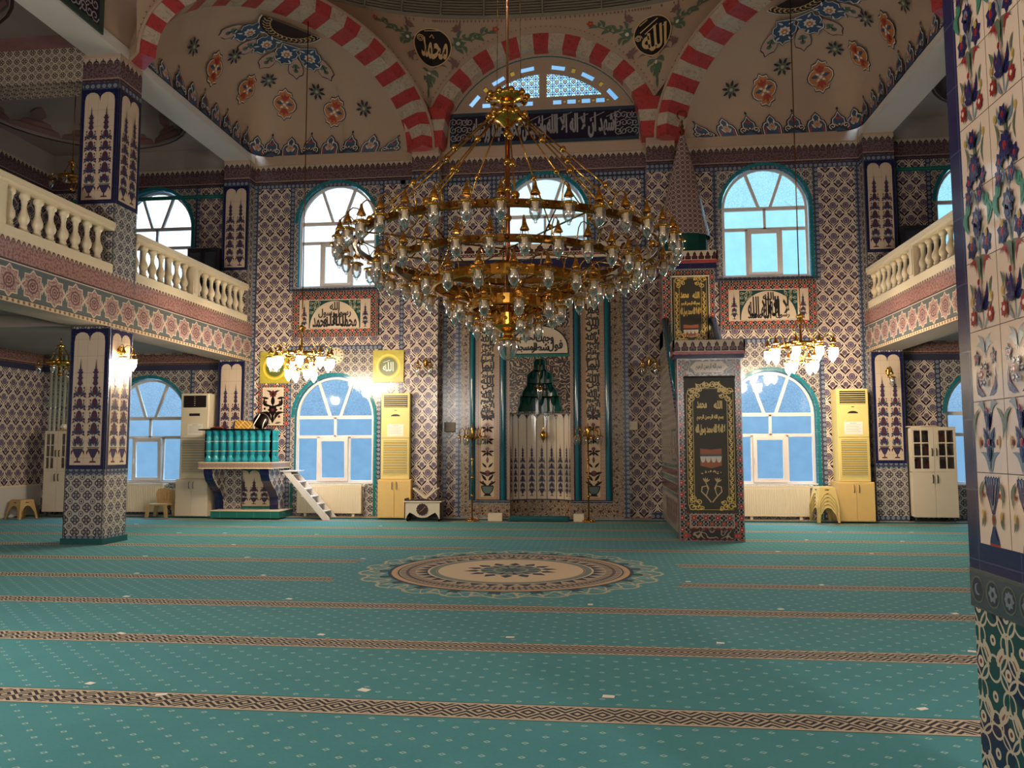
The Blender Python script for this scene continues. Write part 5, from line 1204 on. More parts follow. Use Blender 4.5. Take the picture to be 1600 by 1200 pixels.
m = MB(); m.lathe([(.5, 5.6), (.5, 6.2), (.46, 6.22), (0, 6.22)], (sx_, sy_, 0), M_NICHE, 12, smooth=False); m.build('drum', t)
def cone_fn(g, u, v):
    x, y = g.cell(u, .11), g.cell(v, .115); r = g.ab(x) + g.ab(y); return [(g.rad(x, y) < .036, (66, 54, 58)), (g.rad(x, y) < .018, (132, 108, 104)), (g.ln(r - .085, .008), (92, 70, 70))]
M_CONE = pattern('netted_cone_tile', (168, 142, 134), cone_fn)
m = MB(); prof = [(.56, 6.16), (.56, 6.24), (.5, 6.5), (.42, 6.9), (.28, 7.6), (.14, 8.15), (.06, 8.5)]; NN = 16; vs, fs = [], []
for r, z in prof: vs += [(sx_ + r * cos(2 * PI * i / NN), sy_ + r * sin(2 * PI * i / NN), z) for i in range(NN)]
m.add(vs, [(j * NN + i, j * NN + (i + 1) % NN, (j + 1) * NN + (i + 1) % NN, (j + 1) * NN + i) for j in range(len(prof) - 1) for i in range(NN)], M_CONE, True); m.build('spire', t)
m = MB(); m.lathe([(.06, 8.48), (.03, 8.53), (.06, 8.6), (.02, 8.66), (.045, 8.72), (.015, 8.78), (.03, 8.83), (.008, 8.87), (0, 8.9)], (sx_, sy_, 0), M_BRASSD, 10); m.tube([(sx_ + .1 * cos(a), sy_, 8.98 + .1 * sin(a)) for a in [-PI / 2 + .5 + (2 * PI - 1.0) * i / 16 for i in range(17)]], .014, M_BRASSD, 5); m.build('finial', t)

# the two printed hangings in its openings
def hanging(x0, x1, z0, z1, y, label, full):
    h = thing('printed_hanging', label, 'hanging', ((x0 + x1) / 2, y, z0), 'gilt printed hangings on the stair pulpit')
    F = FRONT(y); m = MB(); m.slab([[(x0, z0), (x1, z0), (x1, z1), (x0, z1)]], F, M_POSTER, -.012, 0); m.build('cloth', h)
    w, H, cx = x1 - x0, z1 - z0, (x0 + x1) / 2
    m = MB(); G_ = {'g': M_GOLDP, 't': M_GOLDT, 'k': M_BROWNK, 'w': M_WHITE, 'd': M_MAHOG}
    for sg in (-1, 1):
        for off in (.035, .14): m.rect(cx + sg * (w / 2 - off) - .004, cx + sg * (w / 2 - off) + .004, z0 + .12, z1 - (.28 if full else .05), F, M_GOLDP, .002)
        k = 0; z = z0 + .2
        while z < z1 - .35:
            m.motif([('g', q) for q in stroke(spiral(0, 0, .036, 1.1, k * PI, 1 if k % 2 else -1, 9), .007)] + [('g', leaf(0, 0, .06, .025, 1.2 if k % 2 else 2.0))], F, G_, .003, cx + sg * (w / 2 - .087), z); z += .072; k += 1
        for zz, sy in ((z0 + .16, 1), (z1 - (.3 if full else .12), -1)):
            for q, (dx, dy, rr, ph) in enumerate(((.1, -.05, .07, 0), (.19, -.07, .055, 1), (.12, .07, .06, 2), (.22, .02, .05, 3), (.27, -.08, .04, 4))):
                m.motif([('g', s2) for s2 in stroke(spiral(0, 0, rr, 1.3, ph, sg, 11), .008)] + [('g', leaf(0, 0, rr * 1.2, .03, ph))], F, G_, .003, cx + sg * (w / 2 - dx), zz + sy * dy)
    for zz in (z0 + .05, z1 - (.2 if full else .03)): m.rect(cx - w / 2 + .06, cx + w / 2 - .06, zz, zz + .007, F, M_GOLDP, .002)
    if full:
        for k in range(4):
            for sg in (-1, 1): m.motif([('g', s2) for s2 in stroke(spiral(0, 0, .06, 1.4, k, sg, 11), .009)] + [('g', leaf(0, 0, .09, .035, k))], F, G_, .003, cx + sg * (.05 + .075 * k), z1 - .13 - .012 * k * k)
    m.build('gilt_border', h)
    m = MB(); u = H if full else H * 1.35; b = z0 if full else z1 - u
    m.text('الله', F, M_GOLDP, cx + w * .16, b + u * .795, .14, .14, .003, bold=.0018); m.text('محمد', F, M_GOLDP, cx - w * .16, b + u * .795, .17, .12, .003, bold=.0018)
    m.text('بسم الله الرحمن الرحيم', F, M_GOLDP, cx, b + u * .70, w * .52, .105, .003, bold=.0018); m.text('لا اله الا الله محمد رسول الله', F, M_GOLDP, cx, b + u * .61, w * .58, .19, .003, bold=.0018)
    m.build('gilt_script', h)
    m = MB(); z = b + u * .40; e = w * .21; hh = u * .055
    m.poly([(cx - e, z - hh), (cx, z - hh * 1.35), (cx + e, z - hh), (cx + e * .98, z + hh * .2), (cx - e * .98, z + hh * .2)], F, M_BROWNK, .002); m.poly([(cx - e, z + hh * .5), (cx + e, z + hh * .5), (cx + e, z + hh * 1.3), (cx, z + hh * 1.15), (cx - e, z + hh * 1.3)], F, M_BROWNK, .002); m.rect(cx - e * .96, cx + e * .96, z + hh * .15, z + hh * .55, F, M_MAHOG, .0025)
    for k in range(4): m.poly([(cx - e + e * .5 * (k + .5 + .5 * cos(PI + PI * i / 8)), z + hh * .25 - hh * .85 * sin(PI * i / 8)) for i in range(9)], F, M_WHITE, .003)
    m.build('cube_house_print', h)
    m = MB()
    if full:
        for sg in (-1, 1):
            for k in range(3): m.motif([('t', leaf(0, 0, .05, .02, 1.0 + k)), ('t', circ(.03, .02, .01, 6))], F, G_, .003, cx + sg * (.03 + .05 * k), b + u * .295 - .01 * k)
            for s2 in stroke([(cx + sg * .01, b + .18), (cx + sg * .09, b + .28), (cx + sg * .17, b + .36), (cx + sg * .16, b + .44), (cx + sg * .08, b + .46), (cx + sg * .06, b + .4)], .009) + stroke([(cx + sg * .09, b + .3), (cx + sg * .05, b + .42), (cx + sg * .1, b + .52)], .007): m.poly(s2, F, M_GOLDT, .003)
            for k in range(4): m.motif([('t', leaf(0, 0, .09, .025, .6 + k * .5))], F, G_, .004, cx + sg * .1, b + .52)
    else:
        for sg in (-1, 1):
            for k in range(4): m.motif([('t', leaf(0, 0, .05, .02, 1.0 + k)), ('t', circ(.03, .02, .01, 6))], F, G_, .003, cx + sg * (.02 + .04 * k), z0 + .13 + .01 * k)
    m.build('pale_flourish', h)
    m = MB(); m.box(x0 - .01, x1 + .01, y - .014, y + .012, z1 - .005, z1 + .025, M_DKM if full else M_STONE, .004); m.build('top_batten', h)
hanging(1.475, 2.335, .49, 2.82, MY - .026, 'tall olive-black gilt hanging down to knee height, covering the doorway of the stair pulpit', True)
hanging(1.57, 2.31, 3.78, 5.21, TY - .026, 'shorter olive-black gilt hanging up under the spire, above the stair pulpit doorway', False)

# ------------------------------------------------------------------ the preacher's balcony
PX = -8.2
t = thing('preaching_balcony', 'tiled preaching balcony of turquoise half columns on curved cobalt brackets', 'balcony pulpit', (PX, 17.5, .035))
x0, x1, yf = -8.95, -7.38, 17.03
m = MB(); m.box(x0 - .1, x1 + .09, yf - .03, 17.99, 1.17, 1.28, T_KEY); m.box(x0 - .1, x1 + .09, yf - .035, 17.99, 1.28, 1.3, M_STONE); m.box(x0 - .1, x1 + .09, yf - .035, 17.99, 1.15, 1.17, M_STONE); m.build('floor_shelf', t)
m = MB(); m.box(x0, x1, yf + .06, yf + .12, 1.3, 2.02, M_TEALT); m.box(x0, x0 + .06, yf + .06, 17.98, 1.3, 2.02, M_TEALT); m.box(x1 - .06, x1, yf + .06, yf + .4, 1.3, 2.02, M_TEALT)
for z in (1.55, 1.77): m.box(x0, x1, yf + .056, yf + .06, z - .004, z + .004, M_STONE)
m.build('parapet', t)
PRO = [(.0, 1.3), (.085, 1.3), (.085, 1.36), (.055, 1.43), (.05, 1.47), (.062, 1.49), (.064, 1.78), (.06, 1.8), (.07, 1.84), (.055, 1.87), (.06, 1.92), (.09, 2.0), (.09, 2.02), (0, 2.02)]
k = 0; spots = [(x0 + .09 + (x1 - x0 - .18) * i / 8, yf + .07) for i in range(9)] + [(x1 - .02, yf + .22), (x1 - .02, yf + .38)]
q = MB(); q.lathe([(r, z - 1.3) for r, z in PRO], (0, 0, 0), M_TEALB, 12)
for z in (.25, .47): q.lathe([(.066, z - .004), (.067, z), (.066, z + .004)], (0, 0, 0), M_STONE, 12)
me = q.mesh('glazed_column')
for x, y in spots:
    o = bpy.data.objects.new('glazed_column', me); COL.objects.link(o); o.parent = t; o.location = (x - PX, y - 17.5, 1.3 - .035)
m = MB(); m.box(x0 - .12, x1 + .02, yf - .04, yf + .2, 2.02, 2.05, M_DKM, .006); m.box(x0 - .02, x0 + .1, yf + .2, 17.98, 2.02, 2.05, M_DKM); m.build('top_board', t)
prof = [(17.04, 1.15), (17.05, 1.02), (17.13, .88), (17.3, .74), (17.47, .62), (17.58, .48), (17.62, .3), (17.62, .19)]
for a, lab in ((x0 + .02, 0), (x1 - .22, 1)):
    m = MB(); w = .2
    m.slab([[(-y, z) for y, z in prof] + [(-17.98, .19), (-17.98, 1.15)]], Pl((a, 0, 0), (0, -1, 0)), T_GEOS if not lab else T_TULIP, -w, 0)
    m.slab([[(-y, z) for y, z in prof] + [(-17.98, .19), (-17.98, 1.15)]], Pl((a + w + .001, 0, 0), (0, -1, 0)), T_TULIP, -.002, 0)
    for i in range(len(prof) - 1):
        (ya, za), (yb, zb_) = prof[i], prof[i + 1]; m.add([(a - .004, ya - .006, za), (a + w + .004, ya - .006, za), (a + w + .004, yb - .006, zb_), (a - .004, yb - .006, zb_)], [(3, 2, 1, 0)], T_NAVY)
    m.build('bracket', t)
m = MB(); F = FRONT(17.72); m.box(x0 + .2, x1 - .2, 17.725, 17.98, .19, 1.15, T_GREEN); a, b = x0 + .27, x1 - .27
p = [(a, .27), (b, .27), (b, 1.02)]
for i in range(4):
    c0 = b - (b - a) * i / 4; c1 = b - (b - a) * (i + 1) / 4; p += [((c0 + c1) / 2 + (c0 - c1) / 2 * cos(PI * j / 6), .99 + .11 * sin(PI * j / 6)) for j in range(1, 7)]
m.poly(p, F, T_CREAM, .004)
for i in range(4): m.motif(MINI, Pl(F(0, 0, .004), F.ux, F.uy), INK, .002, a + (b - a) * (i + .5) / 4, .31, .2, .62 / MINIH)
m.build('vase_panel', t)
m = MB(); m.box(x0 + .12, x1 + .18, 17.2, 17.99, .036, .185, T_GREEN); m.box(x0 + .11, x1 + .19, 17.19, 17.99, .185, .2, M_STONE); m.build('plinth', t)
m = MB(); m.box(-8.84, -8.55, 17.1, 17.3, 2.051, 2.085, M_MAHOG, .006); m.box(-8.8, -8.6, 17.12, 17.28, 2.085, 2.1, M_REDP, .004); tag(m.build('dark_red_book', loc=(-8.7, 17.2, 2.06)), 'flat dark red book lying on the balcony top board', 'book')
g = MB(); c = (-8.07, 17.2); M_GOLDW = pattern('woven_gold', (206, 160, 76), lambda g, u, v: [((g.fr((u + v) * 11) > .6), (140, 96, 40)), ((g.fr((u - v) * 4) > .92), (236, 200, 120))], .4)
g.slab([[(-8.27, 2.06), (-7.87, 2.05), (-7.85, 2.22), (-8.25, 2.26)]], FRONT(17.12), M_GOLDW, -.1, 0); tag(g.build('gold_box', loc=(-8.07, 17.2, 2.05)), 'gold ribbed box leaning on the balcony top board', 'box')
m = MB(); m.lathe([(.0, -.06), (.15, -.05), (.18, -.02), (.18, .02), (.15, .05), (0, .06)], (-7.66, 17.16, 2.23), M_DKM, 22, axis=(0, -1, .25))
bag = thing('black_round_bag', 'round black bag with two pale straps on the balcony top board', 'bag', (-7.66, 17.16, 2.05)); m.build('bag_body', bag)
for xx in (-7.76, -7.56):
    m = MB(); m.tube([(xx - .06, 17.06, 2.06), (xx, 17.07, 2.2), (xx + .1, 17.1, 2.38)] if xx < -7.7 else [(xx - .02, 17.06, 2.07), (xx, 17.07, 2.17), (xx + .04, 17.09, 2.27)], .011, M_PAPER, 5); m.build('strap', bag)
# framed relief tile panel above it
F = FRONT(17.985); m = MB(); m.slab([[(-8.12, 2.1), (-7.36, 2.1), (-7.36, 3.12), (-8.12, 3.12)]], F, T_RED, -.02, 0); m.rect(-8.0, -7.48, 2.16, 3.06, F, M_STONE, .003); m.rect(-7.98, -7.5, 2.18, 3.04, F, T_CREAM, .005)
T = F
m.motif(both([('b', leaf(.02, -.3, .4, .1, 1.2, .3)), ('b', leaf(.04, -.35, .35, .09, .6, .3)), ('b', leaf(.05, .0, .3, .09, 1.0, -.3)), ('b', leaf(.1, .2, .2, .06, .2)), ('r', circ(.17, .12, .03, 8)), ('r', circ(.16, -.25, .035, 8)), ('b', circ(.2, -.05, .03, 8)), ('b', leaf(.02, .28, .2, .06, .7, .2)), ('g', leaf(.06, -.42, .16, .05, .2))]) + flower(0, -.08, .13, 'b', 'r', 8) + flower(0, .32, .1, 'r', 'b', 8) + [('b', leaf(0, .02, .28, .1, PI / 2)), ('b', leaf(0, -.42, .25, .08, PI / 2))], T, {'b': M_DKM, 'r': M_INKR, 'g': M_INKG}, .007, -7.74, 2.6, 1.0, .95)
tag(m.build('flower_tile_picture', loc=(-7.74, 17.985, 2.1)), 'tall flower tile picture with a lattice rim behind the preaching balcony', 'tile picture')

# white step ladder
t = thing('step_ladder', 'white wooden steps leaning towards the preaching balcony in front of a radiator', 'step ladder', (-6.6, 17.4, .0))
for y in (17.22, 17.66):
    m = MB(); m.slab([[(-6.19, .0), (-6.03, .0), (-6.03, .04), (-6.98, 1.08), (-7.14, 1.08), (-7.12, 1.05)]], FRONT(y), M_PVC, -.028, 0); m.build('side_rail', t)
for k in range(6):
    z = .2 + k * .165; xr = -6.0 - (z) * .92 + .02; m = MB(); m.box(xr - .24, xr + .02, 17.24, 17.66, z - .022, z, M_PVC, .003); m.build('tread', t)
m = MB(); m.box(-7.2, -6.82, 17.2, 17.7, 1.08, 1.105, M_PVC, .003); m.build('top_tread', t)

# ------------------------------------------------------------------ radiators, coolers, cupboards
def radiator(x0, x1, label):
    r = thing('radiator', label, 'radiator', ((x0 + x1) / 2, 17.9, .09), 'panel radiators under the windows')
    m = MB(); m.box(x0, x1, 17.84, 17.87, .1, .76, M_RADI, .008)
    n = int((x1 - x0) / .045)
    for k in range(n): x = x0 + .03 + (x1 - x0 - .06) * k / (n - 1); m.box(x - .012, x + .012, 17.832, 17.845, .15, .71, M_RADI, .005)
    m.build('front_panel', r)
    m = MB(); m.box(x0 - .005, x1 + .005, 17.84, 17.96, .755, .775, M_RADI, .004)
    for k in range(30): x = x0 + (x1 - x0) * (k + .5) / 30; m.box(x - .012, x + .012, 17.87, 17.95, .775, .777, M_DARKG)
    m.build('top_grille', r)
    m = MB(); m.box(x0, x0 + .01, 17.86, 17.96, .1, .76, M_RADI); m.box(x1 - .01, x1, 17.86, 17.96, .1, .76, M_RADI); m.box(x0 + .02, x1 - .02, 17.93, 17.96, .1, .74, M_RADI); m.build('rear_panel', r)
    m = MB(); m.cyl((x1 + .0, 17.9, .73), (x1 + .07, 17.9, .73), .022, M_PVC, 10); m.cyl((x1 + .05, 17.9, .73), (x1 + .05, 17.9, .78), .026, M_PVC, 10); m.cyl((x1 + .03, 17.9, .73), (x1 + .03, 17.9, .04), .009, M_STEEL, 8); m.build('valve', r)
    for x in (x0 + .2, x1 - .2):
        m = MB(); m.box(x - .03, x + .03, 17.87, 17.94, .034, .11, M_RADI); m.build('foot', r)
radiator(-7.05, -5.5, 'cream panel radiator behind the white wooden steps'); radiator(3.1, 4.55, 'cream panel radiator beside the stair pulpit'); radiator(-11.8, -10.35, 'cream panel radiator partly behind the tiled square pillar')
def cooler(x0, x1, zb, zt, mat, cab, dark, who, style):
    yf = 17.5; base = zb - .03
    c = thing('base_cupboard', 'low %s two-door cupboard carrying %s' % (who[0], who[1]), 'cupboard', ((x0 + x1) / 2, 17.7, .035), 'low cupboards under the air coolers')
    m = MB(); a, b = x0 - .05, x1 + .05; m.box(a, b, yf - .04, 17.97, .036, base, cab, .006); m.build('carcass', c); mid = (a + b) / 2
    for p, q, hx in ((a + .005, mid - .003, mid - .05), (mid + .003, b - .005, mid + .05)):
        m = MB(); m.box(p, q, yf - .058, yf - .04, .05, base - .025, cab, .003); d = m.build('door', c)
        m = MB(); m.tube([(hx, yf - .058, base - .06), (hx, yf - .085, base - .08), (hx, yf - .085, base - .2), (hx, yf - .058, base - .22)], .008, M_STEEL, 6); m.build('handle', d)
    t = thing('air_cooler', who[2], 'air conditioner', ((x0 + x1) / 2, 17.7, zb), 'floor standing air coolers'); H = zt - zb
    m = MB(); m.box(x0, x1, yf, 17.93, base + .002, zt, mat, .012); m.build('cabinet_body', t); w = x1 - x0
    m = MB(); m.box(x0 + .06, x1 - .06, yf - .006, yf + .02, zt - .33, zt - .05, M_DARKG)
    for k in range(6): z = zt - .32 + k * .046; m.box(x0 + .065, x1 - .065, yf - .012, yf - .004, z, z + .012, mat if style == 0 else M_DKM)
    for k in range(5 if style else 0): z = zt - .29 + k * .05; m.box(x0 + w * .5 - .01, x0 + w * .5 + .01, yf - .014, yf - .006, z, z + .015, mat)
    m.build('air_outlet', t)
    zm = zb + H * .47
    m = MB(); m.box(x0 + .01, x1 - .01, yf - .004, yf + .004, zm - .004, zm + .004, M_DARKG); m.build('panel_seam', t)
    m = MB(); g0, g1 = zb + .1, zm - .06
    m.box(x0 + .06, x1 - .06, yf - .004, yf + .004, g0, g1, M_DARKG); n = 20
    for k in range(n): z = g0 + (g1 - g0) * (k + .15) / n; m.box(x0 + .055, x1 - .055, yf - .014, yf - .002, z, z + (g1 - g0) / n * .62, mat)
    m.frame(x0 + .035, x1 - .035, g0 - .03, g1 + .03, .02, FRONT(yf), mat, .008); m.build('intake_grille', t)
    m = MB(); z = zt - .5
    if style: m.box((x0 + x1) / 2 - .13, (x0 + x1) / 2 + .13, yf - .006, yf, z - .03, z + .03, M_DARKG)
    else: m.poly([((x0 + x1) / 2 + .11 * cos(PI * i / 10), z - .03 + .05 * sin(PI * i / 10)) for i in range(11)], FRONT(yf), M_DARKG, .003); m.rect((x0 + x1) / 2 - .03, (x0 + x1) / 2 + .03, z + .1, z + .115, FRONT(yf), M_DKM, .003)
    m.build('display', t)
    m = MB(); cx = (x0 + x1) / 2 + (.02 if style else .0); z0 = zt - .98
    m.slab([[(cx - .19, z0), (cx + .19, z0), (cx + .19, z0 + .27), (cx - .19, z0 + .27)]], FRONT(yf - .002), M_PAPER, 0, .002)
    for k in range(5): m.rect(cx - .15, cx + (.12 if k % 2 else .15), z0 + .2 - k * .035, z0 + .206 - k * .035, FRONT(yf - .002), M_GREYL, .0025)
    m.rect(cx - .07, cx + .07, z0 + .235, z0 + .245, FRONT(yf - .002), M_GREYL, .0025)
    tag(m.build('paper_notice', loc=(cx, yf, z0)), who[3], 'notice', 'paper notices on the air coolers')
cooler(-4.95, -4.28, .93, 2.86, M_ACY, M_CABY, 0, ('honey', 'the air cooler beneath the square yellow picture', 'yellowed air cooler standing beneath the square yellow picture', 'white paper notice on the air cooler beneath the yellow picture'), 0)
cooler(5.07, 5.72, .9, 2.86, M_ACY, M_CABY, 0, ('honey', 'the air cooler beside the stack of stools', 'yellowed air cooler standing beside the stack of cream stools', 'white paper notice on the air cooler beside the stacked stools'), 0)
cooler(-9.78, -9.1, .93, 2.9, M_ACW, M_CABW, 0, ('ivory', 'the air cooler behind the preaching balcony', 'ivory air cooler half hidden behind the preaching balcony', 'pale notice on the ivory air cooler behind the preaching balcony'), 1)

def bookcase(x0, x1, label, mat, shown, z0=.13, z1=2.03, yf=17.55, yk=0.0, group='bookcases'):
    t = thing('bookcase', label, 'bookcase', ((x0 + x1) / 2, 17.75, .035), group); mid = (x0 + x1) / 2
    m = MB(); zs = z0 + (z1 - z0) * .5
    for a, b, c, d, e, f in ((x0, x0 + .02, yf, 17.95 - yk, z0, z1), (x1 - .02, x1, yf, 17.95 - yk, z0, z1), (x0, x1, 17.93 - yk, 17.95 - yk, z0, z1), (x0, x1, yf, 17.95 - yk, z1 - .02, z1), (x0, x1, yf, 17.95 - yk, z0, z0 + .02), (x0, x1, yf, 17.95 - yk, zs - .01, zs + .01), (x0, x1, yf + .06, 17.95 - yk, zs + .3, zs + .315), (x0, x1, yf + .06, 17.95 - yk, zs + .6, zs + .615)): m.box(a, b, c, d, e, f, mat)
    m.build('carcass', t)
    for k, (a, b) in enumerate(((x0, mid), (mid, x1))):
        hx = b - .045 if k == 0 else a + .045
        m = MB(); F = FRONT(yf - .001); wx = (b - a - .15 - .025) / 2; hz = (z1 - zs - .14 - .05) / 3; loops = [[(a + .003, zs + .003), (b - .003, zs + .003), (b - .003, z1 - .003), (a + .003, z1 - .003)]]
        ox = a + .05 if k == 0 else a + .1
        for i in range(2):
            for j in range(3): xx, zz = ox + i * (wx + .025), zs + .07 + j * (hz + .025); loops.append([(xx, zz), (xx + wx, zz), (xx + wx, zz + hz), (xx, zz + hz)])
        m.slab(loops, F, mat, 0, .02); d = m.build('glazed_door', t)
        m = MB()
        for l in loops[1:]: m.poly(l, FRONT(yf - .008), G_CAB)
        m.build('glass', d)
        m = MB(); m.tube([(hx, yf - .021, zs + .5), (hx, yf - .045, zs + .47), (hx, yf - .04, zs + .37), (hx, yf - .021, zs + .34)], .009, M_DKM, 6); m.build('handle', d)
        m = MB(); m.box(a + .003, b - .003, yf - .021, yf - .001, z0 + .003, zs - .003, mat, .003); d = m.build('lower_door', t)
        m = MB(); m.tube([(hx, yf - .021, zs - .06), (hx, yf - .045, zs - .09), (hx, yf - .04, zs - .2), (hx, yf - .021, zs - .23)], .009, M_DKM, 6); m.build('handle', d)
    for x in (x0 + .06, x1 - .06):
        for y in (yf + .05, 17.88 - yk):
            m = MB(); m.cyl((x, y, .036), (x, y, z0), .02, M_STEEL, 8); m.build('foot', t)
    cols = [(66, 66, 54), (92, 62, 48), (60, 62, 52), (150, 44, 46), (84, 60, 44), (52, 56, 48), (110, 74, 56), (70, 52, 46), (96, 48, 44), (58, 60, 60)]
    names = ['olive', 'brown', 'grey green', 'red', 'tan brown', 'dark green', 'russet', 'umber', 'maroon', 'slate']
    for j in range(3):
        x = x0 + .03; k = 0; z = (zs + .011, zs + .316, zs + .616)[j]
        while x < x1 - .115 and shown:
            w = R.uniform(.045, .085); h = R.uniform(.2, .26); ci = R.randrange(len(cols)) if not (j == 0 and .28 < x - x0 < .42) else 3
            m = MB(); cm = bookmat(ci, cols[ci]); y0 = yf + .09; m.box(x, x + .004, y0, y0 + .17, z, z + h, cm); m.box(x + w - .007, x + w - .003, y0, y0 + .17, z, z + h, cm); m.box(x, x + w - .003, y0, y0 + .006, z, z + h, cm); m.box(x + .004, x + w - .007, y0 + .006, y0 + .165, z + .004, z + h - .004, M_PAPER)
            tag(m.build('book', loc=(x + w / 2, y0 + .08, z)), 'bound book behind the glazed doors on the %s shelf of the two-door bookcase' % ('lower', 'middle', 'upper')[j], 'book', 'books on the %s bookcase shelf' % ('lower', 'middle', 'upper')[j]); x += w
_bm = {}
def bookmat(i, c):
    if i not in _bm: _bm[i] = plain('book_cloth', c, .6, vary=.1)
    return _bm[i]
bookcase(6.57, 7.47, 'ivory two-door bookcase with books behind small panes, papers lying on its top', M_CABW, True)
bookcase(-13.08, -12.4, 'white narrow bookcase beside the tall heating pipes', M_CABW, False, yf=17.36, yk=.15)
m = MB(); m.box(6.52, 6.8, 17.6, 17.85, 2.031, 2.045, M_PAPER); m.box(6.56, 6.78, 17.62, 17.84, 2.045, 2.06, M_STOOLB); tag(m.build('paper_sheaf', loc=(6.66, 17.7, 2.03)), 'thin sheaf of papers lying on the ivory bookcase near the vase-tiled corner pillar', 'papers', 'papers on the ivory bookcase')
m = MB(); m.box(6.86, 7.2, 17.6, 17.84, 2.031, 2.05, M_STOOLB); m.box(6.84, 7.12, 17.61, 17.8, 2.05, 2.062, M_PAPER); tag(m.build('folder', loc=(7.0, 17.7, 2.03)), 'tan folder under a loose sheet, lying on the ivory bookcase', 'folder', 'papers on the ivory bookcase')
m = MB(); m.box(-12.86, -12.5, 17.45, 17.7, 2.031, 2.07, M_STOOLB); m.box(-12.84, -12.66, 17.47, 17.63, 2.07, 2.2, M_PAPER, .05); tag(m.build('paper_bundle', loc=(-12.8, 17.7, 2.03)), 'crumpled paper bundle on the white narrow bookcase', 'papers')

# heating pipes in the corner
for i, x in enumerate((-13.36, -13.24, -13.12, -13.0, -12.9)):
    m = MB(); m.cyl((x, 17.86, .036), (x, 17.86, 3.9), (.042, .042, .036, .04, .026)[i], M_PIPE, 12)
    for z in (.8, 2.6): m.lathe([(.05, z - .02), (.05, z + .02)], (x, 17.86, 0), M_STEEL, 12)
    tag(m.build('heating_pipe', loc=(x, 17.86, .036)), '%s pale green heating pipe in the corner beside the white bookcase' % ('corner-most', 'second from the corner', 'third from the corner', 'fourth from the corner', 'thinnest')[i], 'pipe', 'heating pipes in the corner')

# dark cupboards standing in the upper galleries
M_DCAB = plain('charcoal_board', (44, 46, 54), .35); M_DGL = plain('smoked_pane', (66, 74, 84), .12)
for x0, x1, lab in ((-9.78, -9.0, 'dark low cupboard in the upper gallery above the preaching balcony'), (6.56, 7.46, 'dark low cupboard in the upper gallery above the ivory bookcase')):
    t = thing('gallery_cupboard', lab, 'cupboard', ((x0 + x1) / 2, 17.75, 4.62), 'dark gallery cupboards'); mid = (x0 + x1) / 2
    m = MB(); m.box(x0, x1, 17.55, 17.95, 4.622, 6.4, M_DCAB, .006); m.build('carcass', t)
    for a, b in ((x0 + .03, mid - .02), (mid + .02, x1 - .03)):
        m = MB(); m.slab([[(a, 4.7), (b, 4.7), (b, 6.34), (a, 6.34)], [(a + .04, 5.5), (b - .04, 5.5), (b - .04, 6.29), (a + .04, 6.29)]], FRONT(17.545), M_DCAB, 0, .02); d_ = m.build('door', t)
        m = MB(); m.rect(a + .03, b - .03, 5.49, 6.3, FRONT(17.54), M_DGL); m.build('pane', d_)

# ------------------------------------------------------------------ stools, chair, bookstand
def stool(x, y, z, rot, mat, label, group):
    o = thing('plastic_stool', label, 'stool', (x, y, z), group); a, h, b = .16, .44, .235
    m = MB(); m.box(x - a, x + a, y - a, y + a, z + h - .03, z + h, mat, .015); m.build('seat', o)
    for k in range(4):
        m = MB(); ang_ = PI / 2 * k; c, n = cos(ang_), sin(ang_)
        T = lambda u, v, d=0.0, c=c, n=n: Vector((x + u * c - (-(a + (b - a) * (1 - v / h)) + 0) * n * -1 * -1, y + u * n + (-(a + (b - a) * (1 - v / h))) * c, z + v)) - Vector((-n, c, 0)) * d
        m.slab([[(-b, 0), (-b + .05, 0), (-b + .08, .16), (-.07, .28), (0, .31), (.07, .28), (b - .08, .16), (b - .05, 0), (b, 0), (a, h - .01), (-a, h - .01)], [(-.045, .365), (.045, .365), (.035, .385), (-.035, .385)]], T, mat, -.007, 0); m.tube([T(u, v, .001) for u, v in ((-b + .05, 0), (-b + .08, .16), (-.07, .28), (0, .31), (.07, .28), (b - .08, .16), (b - .05, 0))], .0045, mat, 5); m.tube([T(u, v, .0) for u, v in ((-b, .002), (-a, h - .01))], .0045, mat, 5); m.build('side', o)
    o.rotation_euler.z = rot
    return o
for k in range(5): stool(4.72, 17.42,   .036 + k * .075, .12, M_STOOL, 'cream plastic stool, %s of the stack beside the honey cupboard' % ('lowest', 'second from bottom', 'middle one', 'second from top', 'topmost')[k], 'stacked cream stools')
stool(-13.32, 17.0, .0, -.25, M_STOOLB, 'tan plastic stool standing alone by the heating pipes', None)
o = thing('low_chair', 'low tan plastic chair with a slotted back beside the ivory cupboard', 'chair', (-10.12, 17.35, .036))
x, y, z = -10.12, 17.35, .036
m = MB(); m.slab([[(x - .2, .3), (x + .2, .3), (x + .22, .34), (x - .22, .34)]], FRONT(y - .18), M_STOOLB, -.38, 0); m.build('seat', o)
for sx in (-1, 1):
    for sy in (-1, 1): m = MB(); m.slab([[(x + sx * .24 - .035, z), (x + sx * .24 + .035, z), (x + sx * .19 + .05, .34), (x + sx * .19 - .05, .34)]], FRONT(y + sy * .17 - .015), M_STOOLB, -.03, 0); m.build('leg', o)
m = MB(); F = FRONT(y + .2); out = [(x - .2, .33), (x + .2, .33), (x + .24, .55), (x + .2, .66), (x, .69), (x - .2, .66), (x - .24, .55)]
m.slab([out] + [[(x - .12 + k * .07, .4), (x - .1 + k * .07, .4), (x - .1 + k * .07, .58), (x - .12 + k * .07, .58)] for k in range(4)], F, M_STOOLB, -.02, 0); m.build('backrest', o)
t = thing('low_side_table', 'cream low table with a dark scalloped disc on its front and a mahogany rim', 'table', (-3.88, 17.2, 0)); x0, x1, yf, yb = -4.28, -3.47, 17.06, 17.39
